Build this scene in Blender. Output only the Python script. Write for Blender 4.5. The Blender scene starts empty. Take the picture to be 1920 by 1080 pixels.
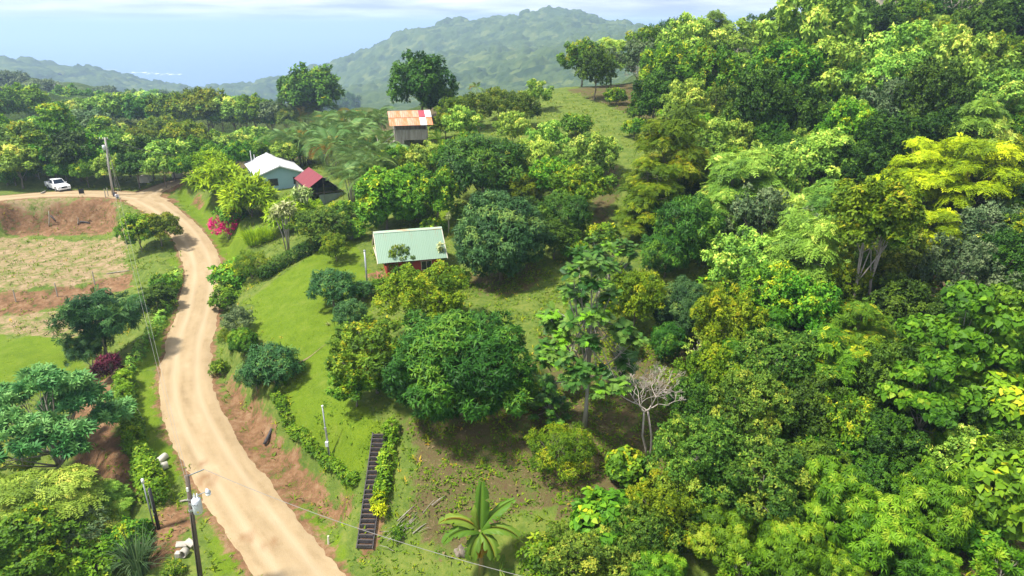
import bpy, bmesh, math, random
import numpy as np
from mathutils import Vector, Matrix
random.seed(7)
RNG = np.random.default_rng(7)
SC = bpy.context.scene
COL = SC.collection
R = math.radians

# ------------------------------------------------------------------ camera
CAMZ = 30.0
PITCH = R(20.95)
FPX = 1280.0                                  # focal length in pixels of a 1920 px wide frame
cam_d = bpy.data.cameras.new('camera')
cam_d.sensor_width = 36.0
cam_d.lens = 36.0 * FPX / 1920.0
cam_d.clip_start = 0.5
cam_d.clip_end = 90000
cam = bpy.data.objects.new('camera', cam_d)
cam.location = (0, 0, CAMZ)
cam.rotation_euler = (math.pi / 2 - PITCH, 0, 0)
COL.objects.link(cam)
SC.camera = cam

# ------------------------------------------------------------------ sky, sun, exposure
SUNV = Vector((-0.46, -0.16, 0.87)).normalized()
world = bpy.data.worlds.new('World')
SC.world = world
world.use_nodes = True
def build_world():
    nt = world.node_tree
    nt.nodes.clear()
    N = nt.nodes.new; L = nt.links.new
    out = N('ShaderNodeOutputWorld'); bg = N('ShaderNodeBackground')
    sky = N('ShaderNodeTexSky'); sky.sky_type = 'NISHITA'; sky.sun_disc = False
    sky.sun_elevation = math.asin(SUNV.z); sky.sun_rotation = math.atan2(SUNV.x, SUNV.y)
    sky.air_density = 1.0; sky.dust_density = 1.0; sky.ozone_density = 1.5
    tc = N('ShaderNodeTexCoord'); sep = N('ShaderNodeSeparateXYZ')
    L(tc.outputs['Generated'], sep.inputs[0])
    az = N('ShaderNodeMath'); az.operation = 'ABSOLUTE'; L(sep.outputs[2], az.inputs[0])
    ad = N('ShaderNodeMath'); ad.operation = 'ADD'; ad.inputs[1].default_value = 0.07; L(az.outputs[0], ad.inputs[0])
    dx = N('ShaderNodeMath'); dx.operation = 'DIVIDE'; L(sep.outputs[0], dx.inputs[0]); L(ad.outputs[0], dx.inputs[1])
    dy = N('ShaderNodeMath'); dy.operation = 'DIVIDE'; L(sep.outputs[1], dy.inputs[0]); L(ad.outputs[0], dy.inputs[1])
    cb = N('ShaderNodeCombineXYZ'); L(dx.outputs[0], cb.inputs[0]); L(dy.outputs[0], cb.inputs[1])
    n1 = N('ShaderNodeTexNoise'); n1.inputs['Scale'].default_value = 0.33; n1.inputs['Detail'].default_value = 7; n1.inputs['Roughness'].default_value = 0.55
    n1.inputs['Distortion'].default_value = 0.3
    L(cb.outputs[0], n1.inputs['Vector'])
    r1 = N('ShaderNodeValToRGB'); r1.color_ramp.elements[0].position = 0.24; r1.color_ramp.elements[1].position = 0.47
    L(n1.outputs['Fac'], r1.inputs[0])
    n2 = N('ShaderNodeTexNoise'); n2.inputs['Scale'].default_value = 0.7; n2.inputs['Detail'].default_value = 5
    L(cb.outputs[0], n2.inputs['Vector'])
    r2 = N('ShaderNodeValToRGB'); r2.color_ramp.elements[0].position = 0.35; r2.color_ramp.elements[1].position = 0.66
    r2.color_ramp.elements[0].color = (4.4, 4.9, 6.3, 1); r2.color_ramp.elements[1].color = (9.6, 9.9, 10.4, 1)
    L(n2.outputs['Fac'], r2.inputs[0])
    mx = N('ShaderNodeMix'); mx.data_type = 'RGBA'
    L(r1.outputs[0], mx.inputs['Factor']); L(sky.outputs[0], mx.inputs['A']); L(r2.outputs[0], mx.inputs['B'])
    L(mx.outputs['Result'], bg.inputs['Color']); bg.inputs['Strength'].default_value = 0.08
    L(bg.outputs[0], out.inputs[0])
build_world()
sun_d = bpy.data.lights.new('sun', 'SUN')
sun_d.energy = 4.6
sun_d.angle = R(6)
sun_d.color = (1.0, 0.95, 0.86)
sun = bpy.data.objects.new('sun', sun_d)
sun.rotation_euler = SUNV.to_track_quat('Z', 'Y').to_euler()
sun.location = (-50, 20, 120)
COL.objects.link(sun)
vs = SC.view_settings
vs.view_transform = 'Standard'; vs.look = 'None'; vs.gamma = 1.0; vs.exposure = 0.92
vs.use_curve_mapping = False
SC.render.engine = 'CYCLES'
cy = SC.cycles
cy.use_denoising = True
cy.max_bounces = 6; cy.diffuse_bounces = 3; cy.glossy_bounces = 2; cy.transmission_bounces = 3
cy.volume_bounces = 1; cy.transparent_max_bounces = 4
cy.caustics_reflective = False; cy.caustics_refractive = False
cy.sample_clamp_indirect = 4.0

# ------------------------------------------------------------------ photo pixel -> ray
CT, ST = math.cos(PITCH), math.sin(PITCH)
def ray(u, v):
    a = (u - 960.0) / FPX; b = (v - 540.0) / FPX
    return np.array((a, CT - b * ST, -ST - b * CT))
def at_z(u, v, z):
    d = ray(u, v)
    return np.array((0, 0, CAMZ)) + d * ((z - CAMZ) / d[2])
def project(p):
    x, y, z = p[0], p[1], p[2] - CAMZ
    dep = y * CT - z * ST
    up = y * ST + z * CT
    return 960 + FPX * x / dep, 540 - FPX * up / dep, dep

# ------------------------------------------------------------------ materials
MATS = {}
def mat(name):
    m = bpy.data.materials.new(name); m.use_nodes = True
    nt = m.node_tree; nt.nodes.clear()
    MATS[name] = m
    return m, nt, nt.nodes.new, nt.links.new
def ramp(N, stops, interp='LINEAR'):
    r = N('ShaderNodeValToRGB'); cr = r.color_ramp; cr.interpolation = interp
    while len(cr.elements) < len(stops): cr.elements.new(0.5)
    for e, (p, c) in zip(cr.elements, stops):
        e.position = p; e.color = tuple(c) + (1,) if len(c) == 3 else c
    return r
def leafmat(name, stops, transl=0.28, rough=0.5, hue=0.02, val=0.22, spec=0.16, raw=False):
    m, nt, N, L = mat(name)
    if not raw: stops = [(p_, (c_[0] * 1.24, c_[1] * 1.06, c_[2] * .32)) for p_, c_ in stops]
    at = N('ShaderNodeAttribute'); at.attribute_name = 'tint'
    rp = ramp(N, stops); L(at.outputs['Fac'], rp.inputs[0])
    oi = N('ShaderNodeObjectInfo')
    h = N('ShaderNodeMapRange'); h.inputs[3].default_value = 0.5 - hue; h.inputs[4].default_value = 0.5 + hue
    L(oi.outputs['Random'], h.inputs[0])
    mul = N('ShaderNodeMath'); mul.operation = 'MULTIPLY'; mul.inputs[1].default_value = 7.31; L(oi.outputs['Random'], mul.inputs[0])
    fr = N('ShaderNodeMath'); fr.operation = 'FRACT'; L(mul.outputs[0], fr.inputs[0])
    v = N('ShaderNodeMapRange'); v.inputs[3].default_value = 1 - val; v.inputs[4].default_value = 1 + val
    L(fr.outputs[0], v.inputs[0])
    hs = N('ShaderNodeHueSaturation'); L(rp.outputs[0], hs.inputs['Color']); L(h.outputs[0], hs.inputs['Hue']); L(v.outputs[0], hs.inputs['Value'])
    p = N('ShaderNodeBsdfPrincipled'); p.inputs['Roughness'].default_value = min(.75, rough + .1); p.inputs['Specular IOR Level'].default_value = spec
    L(hs.outputs[0], p.inputs['Base Color'])
    t = N('ShaderNodeBsdfTranslucent')
    br = N('ShaderNodeHueSaturation'); br.inputs['Value'].default_value = 1.35; br.inputs['Hue'].default_value = 0.485; L(hs.outputs[0], br.inputs['Color'])
    L(br.outputs[0], t.inputs['Color'])
    mx = N('ShaderNodeMixShader'); mx.inputs[0].default_value = transl * .8
    L(p.outputs[0], mx.inputs[1]); L(t.outputs[0], mx.inputs[2])
    o = N('ShaderNodeOutputMaterial'); L(mx.outputs[0], o.inputs[0])
    return m
def solid(name, c, rough=0.7, metal=0.0, c2=None, scale=4.0, bump=0.0, stretch=(1, 1, 1), lo=0.35, hi=0.65, detail=5, spec=0.4):
    """plain surface; c2 gives worn/dirty patches from a noise"""
    m, nt, N, L = mat(name)
    p = N('ShaderNodeBsdfPrincipled'); p.inputs['Roughness'].default_value = rough; p.inputs['Metallic'].default_value = metal
    p.inputs['Specular IOR Level'].default_value = spec
    if c2 is None:
        c2 = tuple(x * 0.8 for x in c)
    tc = N('ShaderNodeTexCoord'); mp = N('ShaderNodeMapping'); mp.inputs['Scale'].default_value = stretch
    L(tc.outputs['Object'], mp.inputs[0])
    n = N('ShaderNodeTexNoise'); n.inputs['Scale'].default_value = scale; n.inputs['Detail'].default_value = detail; n.inputs['Roughness'].default_value = 0.6
    L(mp.outputs[0], n.inputs['Vector'])
    rp = ramp(N, [(lo, c), (hi, c2)]); L(n.outputs['Fac'], rp.inputs[0]); L(rp.outputs[0], p.inputs['Base Color'])
    if bump:
        b = N('ShaderNodeBump'); b.inputs['Strength'].default_value = bump; b.inputs['Distance'].default_value = 0.05
        L(n.outputs['Fac'], b.inputs['Height']); L(b.outputs[0], p.inputs['Normal'])
    o = N('ShaderNodeOutputMaterial'); L(p.outputs[0], o.inputs[0])
    return m

LM = {}
LM['mango'] = leafmat('mango_leaf', [(0, (0.0108, 0.0502, 0.0152)), (.45, (0.0239, 0.095, 0.0239)), (.85, (0.0488, 0.15, 0.0325)), (1, (0.0973, 0.212, 0.0434))], .18, .42, .012, .18)
LM['mango2'] = leafmat('mango_leaf_bluish', [(0, (0.0139, 0.0605, 0.0469)), (.5, (0.0349, 0.115, 0.0878)), (.9, (0.0698, 0.181, 0.127)), (1, (0.128, 0.242, 0.137))], .18, .42, .012, .15)
LM['dark'] = leafmat('dark_leaf', [(0, (0.0112, 0.0369, 0.00992)), (.5, (0.0251, 0.079, 0.0174)), (1, (0.0698, 0.158, 0.031))], .2, .45, .02, .25)
LM['broad'] = leafmat('broad_leaf', [(0, (0.0279, 0.101, 0.0186)), (.5, (0.0697, 0.209, 0.0279)), (.9, (0.155, 0.333, 0.0465)), (1, (0.341, 0.419, 0.0465))], .28, .45, .022, .22)
LM['light'] = leafmat('light_leaf', [(0, (0.0648, 0.159, 0.0707)), (.5, (0.154, 0.326, 0.106)), (.9, (0.292, 0.492, 0.213)), (1, (0.519, 0.636, 0.353))], .3, .42, .02, .15)
LM['fine'] = leafmat('fine_leaf', [(0, (.022, .065, .02)), (.5, (.065, .145, .04)), (.88, (.125, .225, .07)), (1, (.24, .31, .10))], .28, .5, .02, .15)
LM['olive'] = leafmat('olive_leaf', [(0, (0.0324, 0.0816, 0.0124)), (.5, (0.0918, 0.182, 0.0155)), (.9, (0.173, 0.269, 0.0186)), (1, (0.281, 0.314, 0.031))], .3, .5, .014, .15)
LM['yellow'] = leafmat('yellow_leaf', [(0, (0.0896, 0.176, 0.0093)), (.5, (0.238, 0.378, 0.0124)), (1, (0.448, 0.581, 0.031))], .3, .5, .008, .1)
LM['bright'] = leafmat('bright_leaf', [(0, (0.0246, 0.0808, 0.012)), (.5, (0.0697, 0.183, 0.0192)), (.9, (0.139, 0.289, 0.036)), (1, (0.23, 0.357, 0.072))], .32, .45, .012, .12)
LM['grey'] = leafmat('grey_leaf', [(0, (.035, .075, .025)), (.5, (.085, .145, .05)), (1, (.20, .26, .11))], .25, .5, .02, .2, raw=True)
LM['cecropia'] = leafmat('cecropia_leaf', [(0, (0.0279, 0.118, 0.106)), (.5, (0.0698, 0.229, 0.181)), (1, (0.182, 0.387, 0.333))], .22, .42, .01, .1)
LM['palm'] = leafmat('palm_leaf', [(0, (.05, .12, .03)), (.5, (.125, .225, .055)), (.78, (.23, .32, .09)), (.92, (.36, .34, .08)), (1, (.45, .28, .05))], .25, .42, .02, .15, raw=True)
LM['weep'] = leafmat('weeping_leaf', [(0, (0.0744, 0.186, 0.0124)), (.5, (0.186, 0.359, 0.0186)), (1, (0.335, 0.521, 0.0372))], .35, .5, .008, .1)
LM['purple'] = leafmat('purple_leaf', [(0, (.03, .008, .012)), (.6, (.08, .012, .025)), (1, (.22, .03, .06))], .25, .45, raw=True)
LM['magenta'] = leafmat('bougainvillea_bract', [(0, (.35, .008, .06)), (.6, (.60, .015, .12)), (1, (.75, .06, .22))], .3, .5, raw=True)
LM['banana'] = leafmat('banana_leaf', [(0, (.035, .095, .03)), (.5, (.07, .16, .05)), (.85, (.14, .25, .10)), (.95, (.26, .26, .10)), (1, (.30, .20, .08))], .3, .38, .01, .1)
LM['dracaena'] = leafmat('dracaena_leaf', [(0, (.14, .22, .05)), (.5, (.30, .38, .11)), (1, (.58, .60, .32))], .3, .45, raw=True)
LM['bread'] = leafmat('breadfruit_leaf', [(0, (0.0142, 0.0644, 0.0279)), (.5, (0.0427, 0.129, 0.0558)), (.85, (0.105, 0.207, 0.112)), (1, (0.123, 0.316, 0.0418))], .2, .35, .01, .1)
LM['grass'] = leafmat('grass_blade', [(0, (0.0496, 0.111, 0.0124)), (.5, (0.111, 0.211, 0.0186)), (.85, (0.211, 0.286, 0.0372)), (1, (0.41, 0.347, 0.124))], .3, .6)
LM['weed'] = leafmat('weed_leaf', [(0, (0.0263, 0.0872, 0.0124)), (.5, (0.0725, 0.174, 0.0186)), (.9, (0.158, 0.273, 0.031)), (1, (0.33, 0.273, 0.0992))], .3, .6)
LM['lawn'] = leafmat('lawn_blade', [(0, (.05, .11, .012)), (.5, (.095, .18, .015)), (.9, (.15, .235, .02)), (1, (.22, .24, .06))], .3, .6)
LM['dry'] = leafmat('dry_grass_blade', [(0, (.13, .095, .045)), (.5, (.22, .17, .085)), (1, (.34, .28, .15))], .25, .7, raw=True)

bark = solid('bark', (.13, .10, .07), .9, c2=(.24, .21, .17), scale=3, bump=.5, stretch=(1, 1, .3))
bark_pale = solid('pale_bark', (.36, .33, .28), .85, c2=(.20, .18, .14), scale=2.5, bump=.4, stretch=(1, 1, .35))
bark_white = solid('bleached_bark', (.46, .40, .35), .85, c2=(.30, .25, .21), scale=4, bump=.3)
wood_dark = solid('tarred_wood', (.035, .032, .034), .75, c2=(.07, .062, .06), scale=6, bump=.4)
wood_pole = solid('weathered_pole_wood', (.085, .065, .05), .85, c2=(.15, .12, .095), scale=5, bump=.4, stretch=(1, 1, .15))
wood_grey = solid('grey_planks', (.42, .38, .32), .85, c2=(.28, .24, .20), scale=5, bump=.3, stretch=(1, 1, .12))
concrete = solid('concrete', (.42, .39, .33), .85, c2=(.30, .27, .22), scale=3, bump=.2)
metal_grey = solid('galvanised_metal', (.42, .44, .46), .4, .6, c2=(.32, .33, .34), scale=6)
metal_paint = solid('grey_transformer_paint', (.62, .65, .70), .4, .1, c2=(.55, .57, .61), scale=4)
white_paint = solid('white_paint', (.80, .80, .78), .45, c2=(.72, .72, .70), scale=3)
black_plastic = solid('black_plastic', (.012, .012, .013), .45)
wire_m = solid('black_cable', (.03, .03, .03), .6)
wire_g = solid('grey_cable', (.24, .23, .21), .5)
earth_m = solid('red_earth_clod', (.30, .14, .06), .95, c2=(.20, .09, .04), scale=2, bump=.6)
stone_m = solid('pale_stone', (.48, .44, .36), .9, c2=(.34, .30, .24), scale=4, bump=.4)

# ------------------------------------------------------------------ mesh helpers
def mesh_np(name, V, F, m=None, tint=None, smooth=False):
    """V (n,3) float, F (k,3) or (k,4) int"""
    V = np.ascontiguousarray(V, dtype=np.float32); F = np.ascontiguousarray(F, dtype=np.int32)
    me = bpy.data.meshes.new(name)
    k, w = F.shape
    me.vertices.add(len(V)); me.vertices.foreach_set('co', V.ravel())
    me.loops.add(k * w); me.loops.foreach_set('vertex_index', F.ravel())
    me.polygons.add(k); me.polygons.foreach_set('loop_start', np.arange(0, k * w, w, dtype=np.int32))
    if smooth: me.polygons.foreach_set('use_smooth', np.ones(k, dtype=bool))
    if tint is not None:
        a = me.attributes.new('tint', 'FLOAT', 'POINT'); a.data.foreach_set('value', np.ascontiguousarray(tint, dtype=np.float32))
    me.update(calc_edges=True)
    if m: me.materials.append(m)
    return me
class MB:
    """collects simple solids into one mesh"""
    def __init__(s): s.v = []; s.f = []
    def add(s, vs, fs):
        o = len(s.v); s.v += [tuple(map(float, p)) for p in vs]; s.f += [tuple(i + o for i in f) for f in fs]; return s
    def box(s, c, d, rz=0.0, M=None):
        x, y, z = d[0] / 2, d[1] / 2, d[2] / 2
        vs = [Vector((sx * x, sy * y, sz * z)) for sz in (-1, 1) for sy in (-1, 1) for sx in (-1, 1)]
        Rm = M if M is not None else Matrix.Rotation(rz, 3, 'Z')
        vs = [Rm @ p + Vector(c) for p in vs]
        return s.add(vs, [(0, 2, 3, 1), (4, 5, 7, 6), (0, 1, 5, 4), (2, 6, 7, 3), (0, 4, 6, 2), (1, 3, 7, 5)])
    def bar(s, a, b, w, h):
        a = Vector(a); b = Vector(b); d = b - a
        M = d.to_track_quat('X', 'Z').to_matrix()
        return s.box((a + b) / 2, (d.length, w, h), M=M)
    def tube(s, pts, rad, n=7, cap=True):
        pts = [Vector(p) for p in pts]
        if not hasattr(rad, '__len__'): rad = [rad] * len(pts)
        o = len(s.v); ref = None
        for i, p in enumerate(pts):
            d = (pts[min(i + 1, len(pts) - 1)] - pts[max(i - 1, 0)]).normalized()
            if ref is None:
                ref = d.orthogonal().normalized()
            e1 = (ref - d * ref.dot(d)).normalized(); e2 = d.cross(e1); ref = e1
            for j in range(n):
                t = 2 * math.pi * j / n
                q = p + (e1 * math.cos(t) + e2 * math.sin(t)) * rad[i]
                s.v.append((q.x, q.y, q.z))
        for i in range(len(pts) - 1):
            for j in range(n):
                a = o + i * n + j; b = o + i * n + (j + 1) % n
                s.f.append((a, b, b + n, a + n))
        if cap:
            s.f.append(tuple(o + j for j in reversed(range(n))))
            e = o + (len(pts) - 1) * n
            s.f.append(tuple(e + j for j in range(n)))
        return s
    def prism(s, poly, y0, y1):
        """poly of (x,z) extruded along y"""
        n = len(poly)
        vs = [(x, y0, z) for x, z in poly] + [(x, y1, z) for x, z in poly]
        fs = [tuple(range(n)), tuple(reversed(range(n, 2 * n)))] + [(i, i + n, (i + 1) % n + n, (i + 1) % n) for i in range(n)]
        return s.add(vs, fs)
    def mesh(s, name, m, smooth=False):
        me = bpy.data.meshes.new(name); me.from_pydata(s.v, [], s.f); me.update()
        bm = bmesh.new(); bm.from_mesh(me); bmesh.ops.recalc_face_normals(bm, faces=bm.faces); bm.to_mesh(me); bm.free()
        if smooth:
            me.polygons.foreach_set('use_smooth', np.ones(len(me.polygons), dtype=bool))
        me.materials.append(m)
        return me
def obj(name, me, parent=None, loc=(0, 0, 0), rot=(0, 0, 0)):
    o = bpy.data.objects.new(name, me); COL.objects.link(o)
    o.location = loc; o.rotation_euler = rot
    if parent: o.parent = parent
    return o
def part(name, mb, m, parent, smooth=False, bevel=0):
    o = obj(name, mb.mesh(name, m, smooth), parent)
    if bevel:
        b = o.modifiers.new('bevel', 'BEVEL'); b.width = bevel; b.segments = 2; b.limit_method = 'ANGLE'
    return o
def tag(o, label=None, cat=None, group=None, kind=None):
    if label: o['label'] = label
    if cat: o['category'] = cat
    if group: o['group'] = group
    if kind: o['kind'] = kind
    return o
def empty(name, loc=(0, 0, 0), rz=0.0):
    o = bpy.data.objects.new(name, None); COL.objects.link(o)
    o.empty_display_size = 0.5; o.location = loc; o.rotation_euler = (0, 0, rz)
    return o

# ------------------------------------------------------------------ terrain
class TPS:
    def __init__(s, P, sc, lam=1e-4):
        P = np.array(P, float); s.sc = sc; s.X = P[:, :2] / sc; z = P[:, 2]; n = len(P)
        d2 = ((s.X[:, None] - s.X[None]) ** 2).sum(-1)
        K = 0.5 * d2 * np.log(d2 + 1e-12)
        A = np.zeros((n + 3, n + 3)); A[:n, :n] = K + lam * np.eye(n); A[:n, n] = 1; A[:n, n + 1:] = s.X
        A[n, :n] = 1; A[n + 1:, :n] = s.X.T
        s.w = np.linalg.solve(A, np.concatenate([z, np.zeros(3)]))
    def __call__(s, x, y):
        sh = np.shape(x); q = np.stack([np.ravel(x), np.ravel(y)], -1) / s.sc
        out = np.empty(len(q)); n = len(s.X)
        for i in range(0, len(q), 20000):
            c = q[i:i + 20000]
            d2 = ((c[:, None] - s.X[None]) ** 2).sum(-1)
            out[i:i + 20000] = (0.5 * d2 * np.log(d2 + 1e-12)) @ s.w[:n] + s.w[n] + c @ s.w[n + 1:]
        return out.reshape(sh)
NEAR_PX = [  # (u, v, height) read off the photograph
    (560, 790, 3.5), (640, 880, 3.5), (600, 700, 4.4), (560, 600, 5.5), (620, 650, 5.2), (500, 640, 4.2), (500, 560, 4.8), (600, 470, 7.0),
    (540, 500, 5.6), (690, 560, 6.4), (740, 520, 6.9), (700, 500, 7.0), (800, 500, 7.1), (720, 420, 8.0), (700, 815, 4.9), (850, 840, 5.0), (980, 800, 5.6),
    (800, 950, 3.2), (720, 990, 1.7), (905, 1060, 2.0), (800, 1060, 1.0), (1100, 800, 6.0), (1215, 850, 5.8), (1050, 950, 4.0),
    (1000, 550, 7.8), (1100, 620, 7.6), (900, 540, 7.4), (1120, 400, 11), (1100, 300, 14), (1050, 200, 17.5), (1180, 180, 18.5), (1050, 165, 19),
    (765, 275, 14), (850, 260, 14.8), (515, 345, 7.4), (560, 350, 7.6), (620, 385, 7.6), (660, 400, 8), (800, 205, 14.5), (420, 400, 6.5), (400, 350, 7.2), (480, 420, 6.6), (450, 470, 5.2),
    (110, 350, 6.2), (0, 335, 7.0), (100, 428, 1.9), (20, 424, 2.0), (190, 430, 1.9), (100, 530, 1.5), (20, 545, 1.3), (200, 520, 1.4),
    (20, 575, 0.2), (110, 565, 0.3), (200, 560, 0.5), (100, 600, 0.0), (50, 680, -.2), (100, 740, -.4), (200, 660, 0), (220, 470, 1.7), (200, 900, -1.3),
    (100, 1000, -1.6), (20, 850, -1.0), (300, 1000, -.5), (-200, 500, 1.0), (-200, 800, -1.0), (170, 740, -.4)]
NEAR_XY = [(20, 25, 4.0), (40, 30, 7), (60, 40, 12), (30, 50, 8), (45, 65, 11.5), (25, 70, 11), (35, 90, 15.5), (50, 110, 21), (70, 110, 25.5), (90, 120, 31),
           (64, 130, 29), (64, 145, 30), (40, 130, 22), (80, 80, 20), (80, 150, 33), (60, 180, 26), (100, 60, 20), (105, 160, 34), (0, 12, -1), (16, 10, 0), (-30, 10, -2.5),
           (10, 165, 12), (-30, 170, 5), (20, 190, 8), (-110, 130, 8), (-70, 125, 5), (-50, 135, 4), (-120, 185, -2), (-60, 185, -4), (-90, 40, -1), (-45, 120, 6.5), (-15, 125, 13.5)]
tps_near = TPS([tuple(at_z(u, v, z)) for u, v, z in NEAR_PX] + NEAR_XY, 50.0, 2e-4)
FAR = [(-200, 350, -16), (-80, 350, -26), (0, 300, -20), (-300, 300, -2), (60, 300, 2), (-130, 250, -8), (-60, 250, -10), (20, 250, -4), (-375, 521, -14), (-297, 540, -27), (-500, 500, -2), (200, 300, 22), (-160, 560, -50), (0, 520, -45),
       (-735, 1790, -150), (-604, 1790, -116), (-472, 1790, -80), (-341, 1790, -26), (-262, 1790, -2), (-144, 1790, 23), (-13, 1790, 38), (157, 1790, 44), (276, 1790, 10), (450, 1790, -50), (700, 1790, -60),
       (-500, 1200, -125), (-350, 900, -95), (-150, 1250, -45), (-52, 1160, -34), (-253, 925, -82), (-87, 720, -62), (-319, 820, -84), (-569, 1300, -135), (100, 1000, -20), (200, 700, -10), (-400, 1500, -105), (-250, 1500, -60),
       (-1050, 1474, -48), (-886, 1474, -70), (-777, 1474, -92), (-689, 1474, -107), (-590, 1474, -122), (-480, 1470, -138), (-1400, 1474, -15), (-1900, 1474, 10), (-500, 900, -88), (-800, 1000, -75), (-1200, 1000, -45),
       (-900, 1900, -172), (-600, 1950, -178), (-400, 2200, -178), (-1500, 2000, -170), (-700, 2400, -215), (0, 2400, -150), (400, 2400, -100), (-1500, 2500, -220), (900, 1400, -30), (600, 700, 40), (-1000, 500, 10), (-1500, 900, 10), (-2200, 2000, -160)]
tps_far = TPS(FAR, 600.0, 1e-4)
def sstep(a, b, x):
    t = np.clip((x - a) / (b - a), 0, 1); return t * t * (3 - 2 * t)
_ph = RNG.uniform(0, 6.28, (40,)); _dr = RNG.uniform(0, 6.28, (40,))
def wob(x, y, wl, n=6, k=0):
    """cheap smooth noise, about -1..1"""
    r = 0
    for i in range(n):
        j = (i + k * 5) % 40
        f = 2 * math.pi / wl * (0.6 + 0.9 * ((i * 7 + k) % n) / n)
        r = r + np.sin((x * math.cos(_dr[j]) + y * math.sin(_dr[j])) * f + _ph[j] + 1.3 * np.sin((x * math.sin(_dr[j]) - y * math.cos(_dr[j])) * f * .6 + _ph[(j + 11) % 40]))
    return r / n * 1.5
def far_h(x, y):
    z = tps_far(x, y)
    a = sstep(500, 900, y)
    return z + a * (9 * wob(x, y, 420, 6, 1) + 5 * wob(x, y, 160, 6, 2))

def catmull(P, step):
    P = np.array(P, float); out = []
    Q = np.vstack([2 * P[0] - P[1], P, 2 * P[-1] - P[-2]])
    for i in range(1, len(Q) - 2):
        p0, p1, p2, p3 = Q[i - 1:i + 3]
        n = max(2, int(np.linalg.norm(p2[:2] - p1[:2]) / step))
        for j in range(n):
            t = j / n
            out.append(0.5 * ((2 * p1) + (-p0 + p2) * t + (2 * p0 - 5 * p1 + 4 * p2 - p3) * t * t + (-p0 + 3 * p1 - 3 * p2 + p3) * t ** 3))
    out.append(P[-1]); return np.array(out)
def road_pts(rows):
    """rows: u,v,z, half width, right verge, right bank, left verge, left bank"""
    return [list(at_z(r[0], r[1], r[2])) + list(r[3:]) for r in rows]
MAIN = [[9, 8, -.6, 2.2, 1.5, 4, 2, 4], [-3, 20, -.3, 2.2, 1.5, 5, 2, 4]] + road_pts([
    (560, 1080, 0.0, 2.15, 1.2, 4.6, 1.8, 4), (452, 930, .2, 2.15, 1.5, 2.8, 2.2, 3), (387, 830, .4, 2.15, 1.3, 2.2, 3.0, 3), (351, 740, .6, 2.2, 1.0, 2.0, 4.0, 2.5),
    (353, 650, 1.1, 2.2, .6, 2.0, 3.0, 2.5), (374, 570, 1.9, 2.2, .7, 2.4, 1.8, 2.5), (380, 500, 2.8, 2.2, 1.0, 2.6, 1.6, 2.5), (352, 440, 3.6, 2.2, 1.4, 3.5, 1.6, 2.5),
    (310, 400, 4.5, 2.2, 1.4, 3.5, 1.2, 2.5), (262, 371, 5.4, 2.6, 2, 4, 1.2, 2.5)])
RIGHTB = [MAIN[-1][:]] + road_pts([(287, 356, 5.9, 2.2, 1.0, 3.5, 3, 4), (320, 344, 6.5, 2.2, 1, 3, 3, 4), (352, 334, 7.2, 2.2, 1, 3, 2, 4), (385, 330, 7.6, 2, 1, 3, 2, 4)])
LEFTB = road_pts([(300, 379, 5.2, 2.2, 2, 3, 1.2, 2.0), (240, 366, 5.6, 2.2, 2, 3, .8, 2.2), (150, 363, 5.9, 2.2, 3, 4, .6, 2.2), (70, 366, 5.9, 2.0, 4, 4, .5, 2.4), (0, 372, 5.9, 2.0, 4, 4, .5, 2.4), (-120, 385, 5.9, 2, 4, 4, .5, 2.4)])
ROADS = [catmull(p, 0.8) for p in (MAIN, RIGHTB, LEFTB)]
def road_query(Rd, x, y):
    """signed distance (right positive), interpolated row"""
    q = np.stack([x, y], -1); A = Rd[:-1, :2]; B = Rd[1:, :2]; AB = B - A; l2 = (AB ** 2).sum(-1)
    best = np.full(len(q), 1e9); row = np.zeros((len(q), Rd.shape[1])); sd = np.zeros(len(q))
    for i in range(len(A)):
        w = q - A[i]; t = np.clip((w @ AB[i]) / l2[i], 0, 1)
        d = w - t[:, None] * AB[i]; dd = (d ** 2).sum(-1); k = dd < best
        if not k.any(): continue
        best[k] = dd[k]; row[k] = Rd[i] + t[k, None] * (Rd[i + 1] - Rd[i])
        sd[k] = np.sqrt(dd[k]) * np.sign(AB[i][1] * w[k, 0] - AB[i][0] * w[k, 1])
    return sd, row
def inpoly_sd(poly, x, y):
    """signed distance to polygon, negative inside"""
    P = np.array(poly, float)[:, :2]; n = len(P); best = np.full(x.shape, 1e18); ins = np.zeros(x.shape, bool)
    for i in range(n):
        a = P[i]; b = P[(i + 1) % n]; e = b - a
        wx = x - a[0]; wy = y - a[1]; t = np.clip((wx * e[0] + wy * e[1]) / (e @ e + 1e-9), 0, 1)
        best = np.minimum(best, (wx - t * e[0]) ** 2 + (wy - t * e[1]) ** 2)
        c = ((a[1] > y) != (b[1] > y))
        with np.errstate(divide='ignore', invalid='ignore'):
            xi = (b[0] - a[0]) * (y - a[1]) / (b[1] - a[1] + 1e-12) + a[0]
        ins ^= c & (x < xi)
    return np.where(ins, -1, 1) * np.sqrt(best)
GX0, GX1, GY0, GY1, GS = -135.0, 115.0, 6.0, 195.0, 0.65
gx = np.arange(GX0, GX1, GS); gy = np.arange(GY0, GY1, GS)
GX, GY = np.meshgrid(gx, gy)
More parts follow.
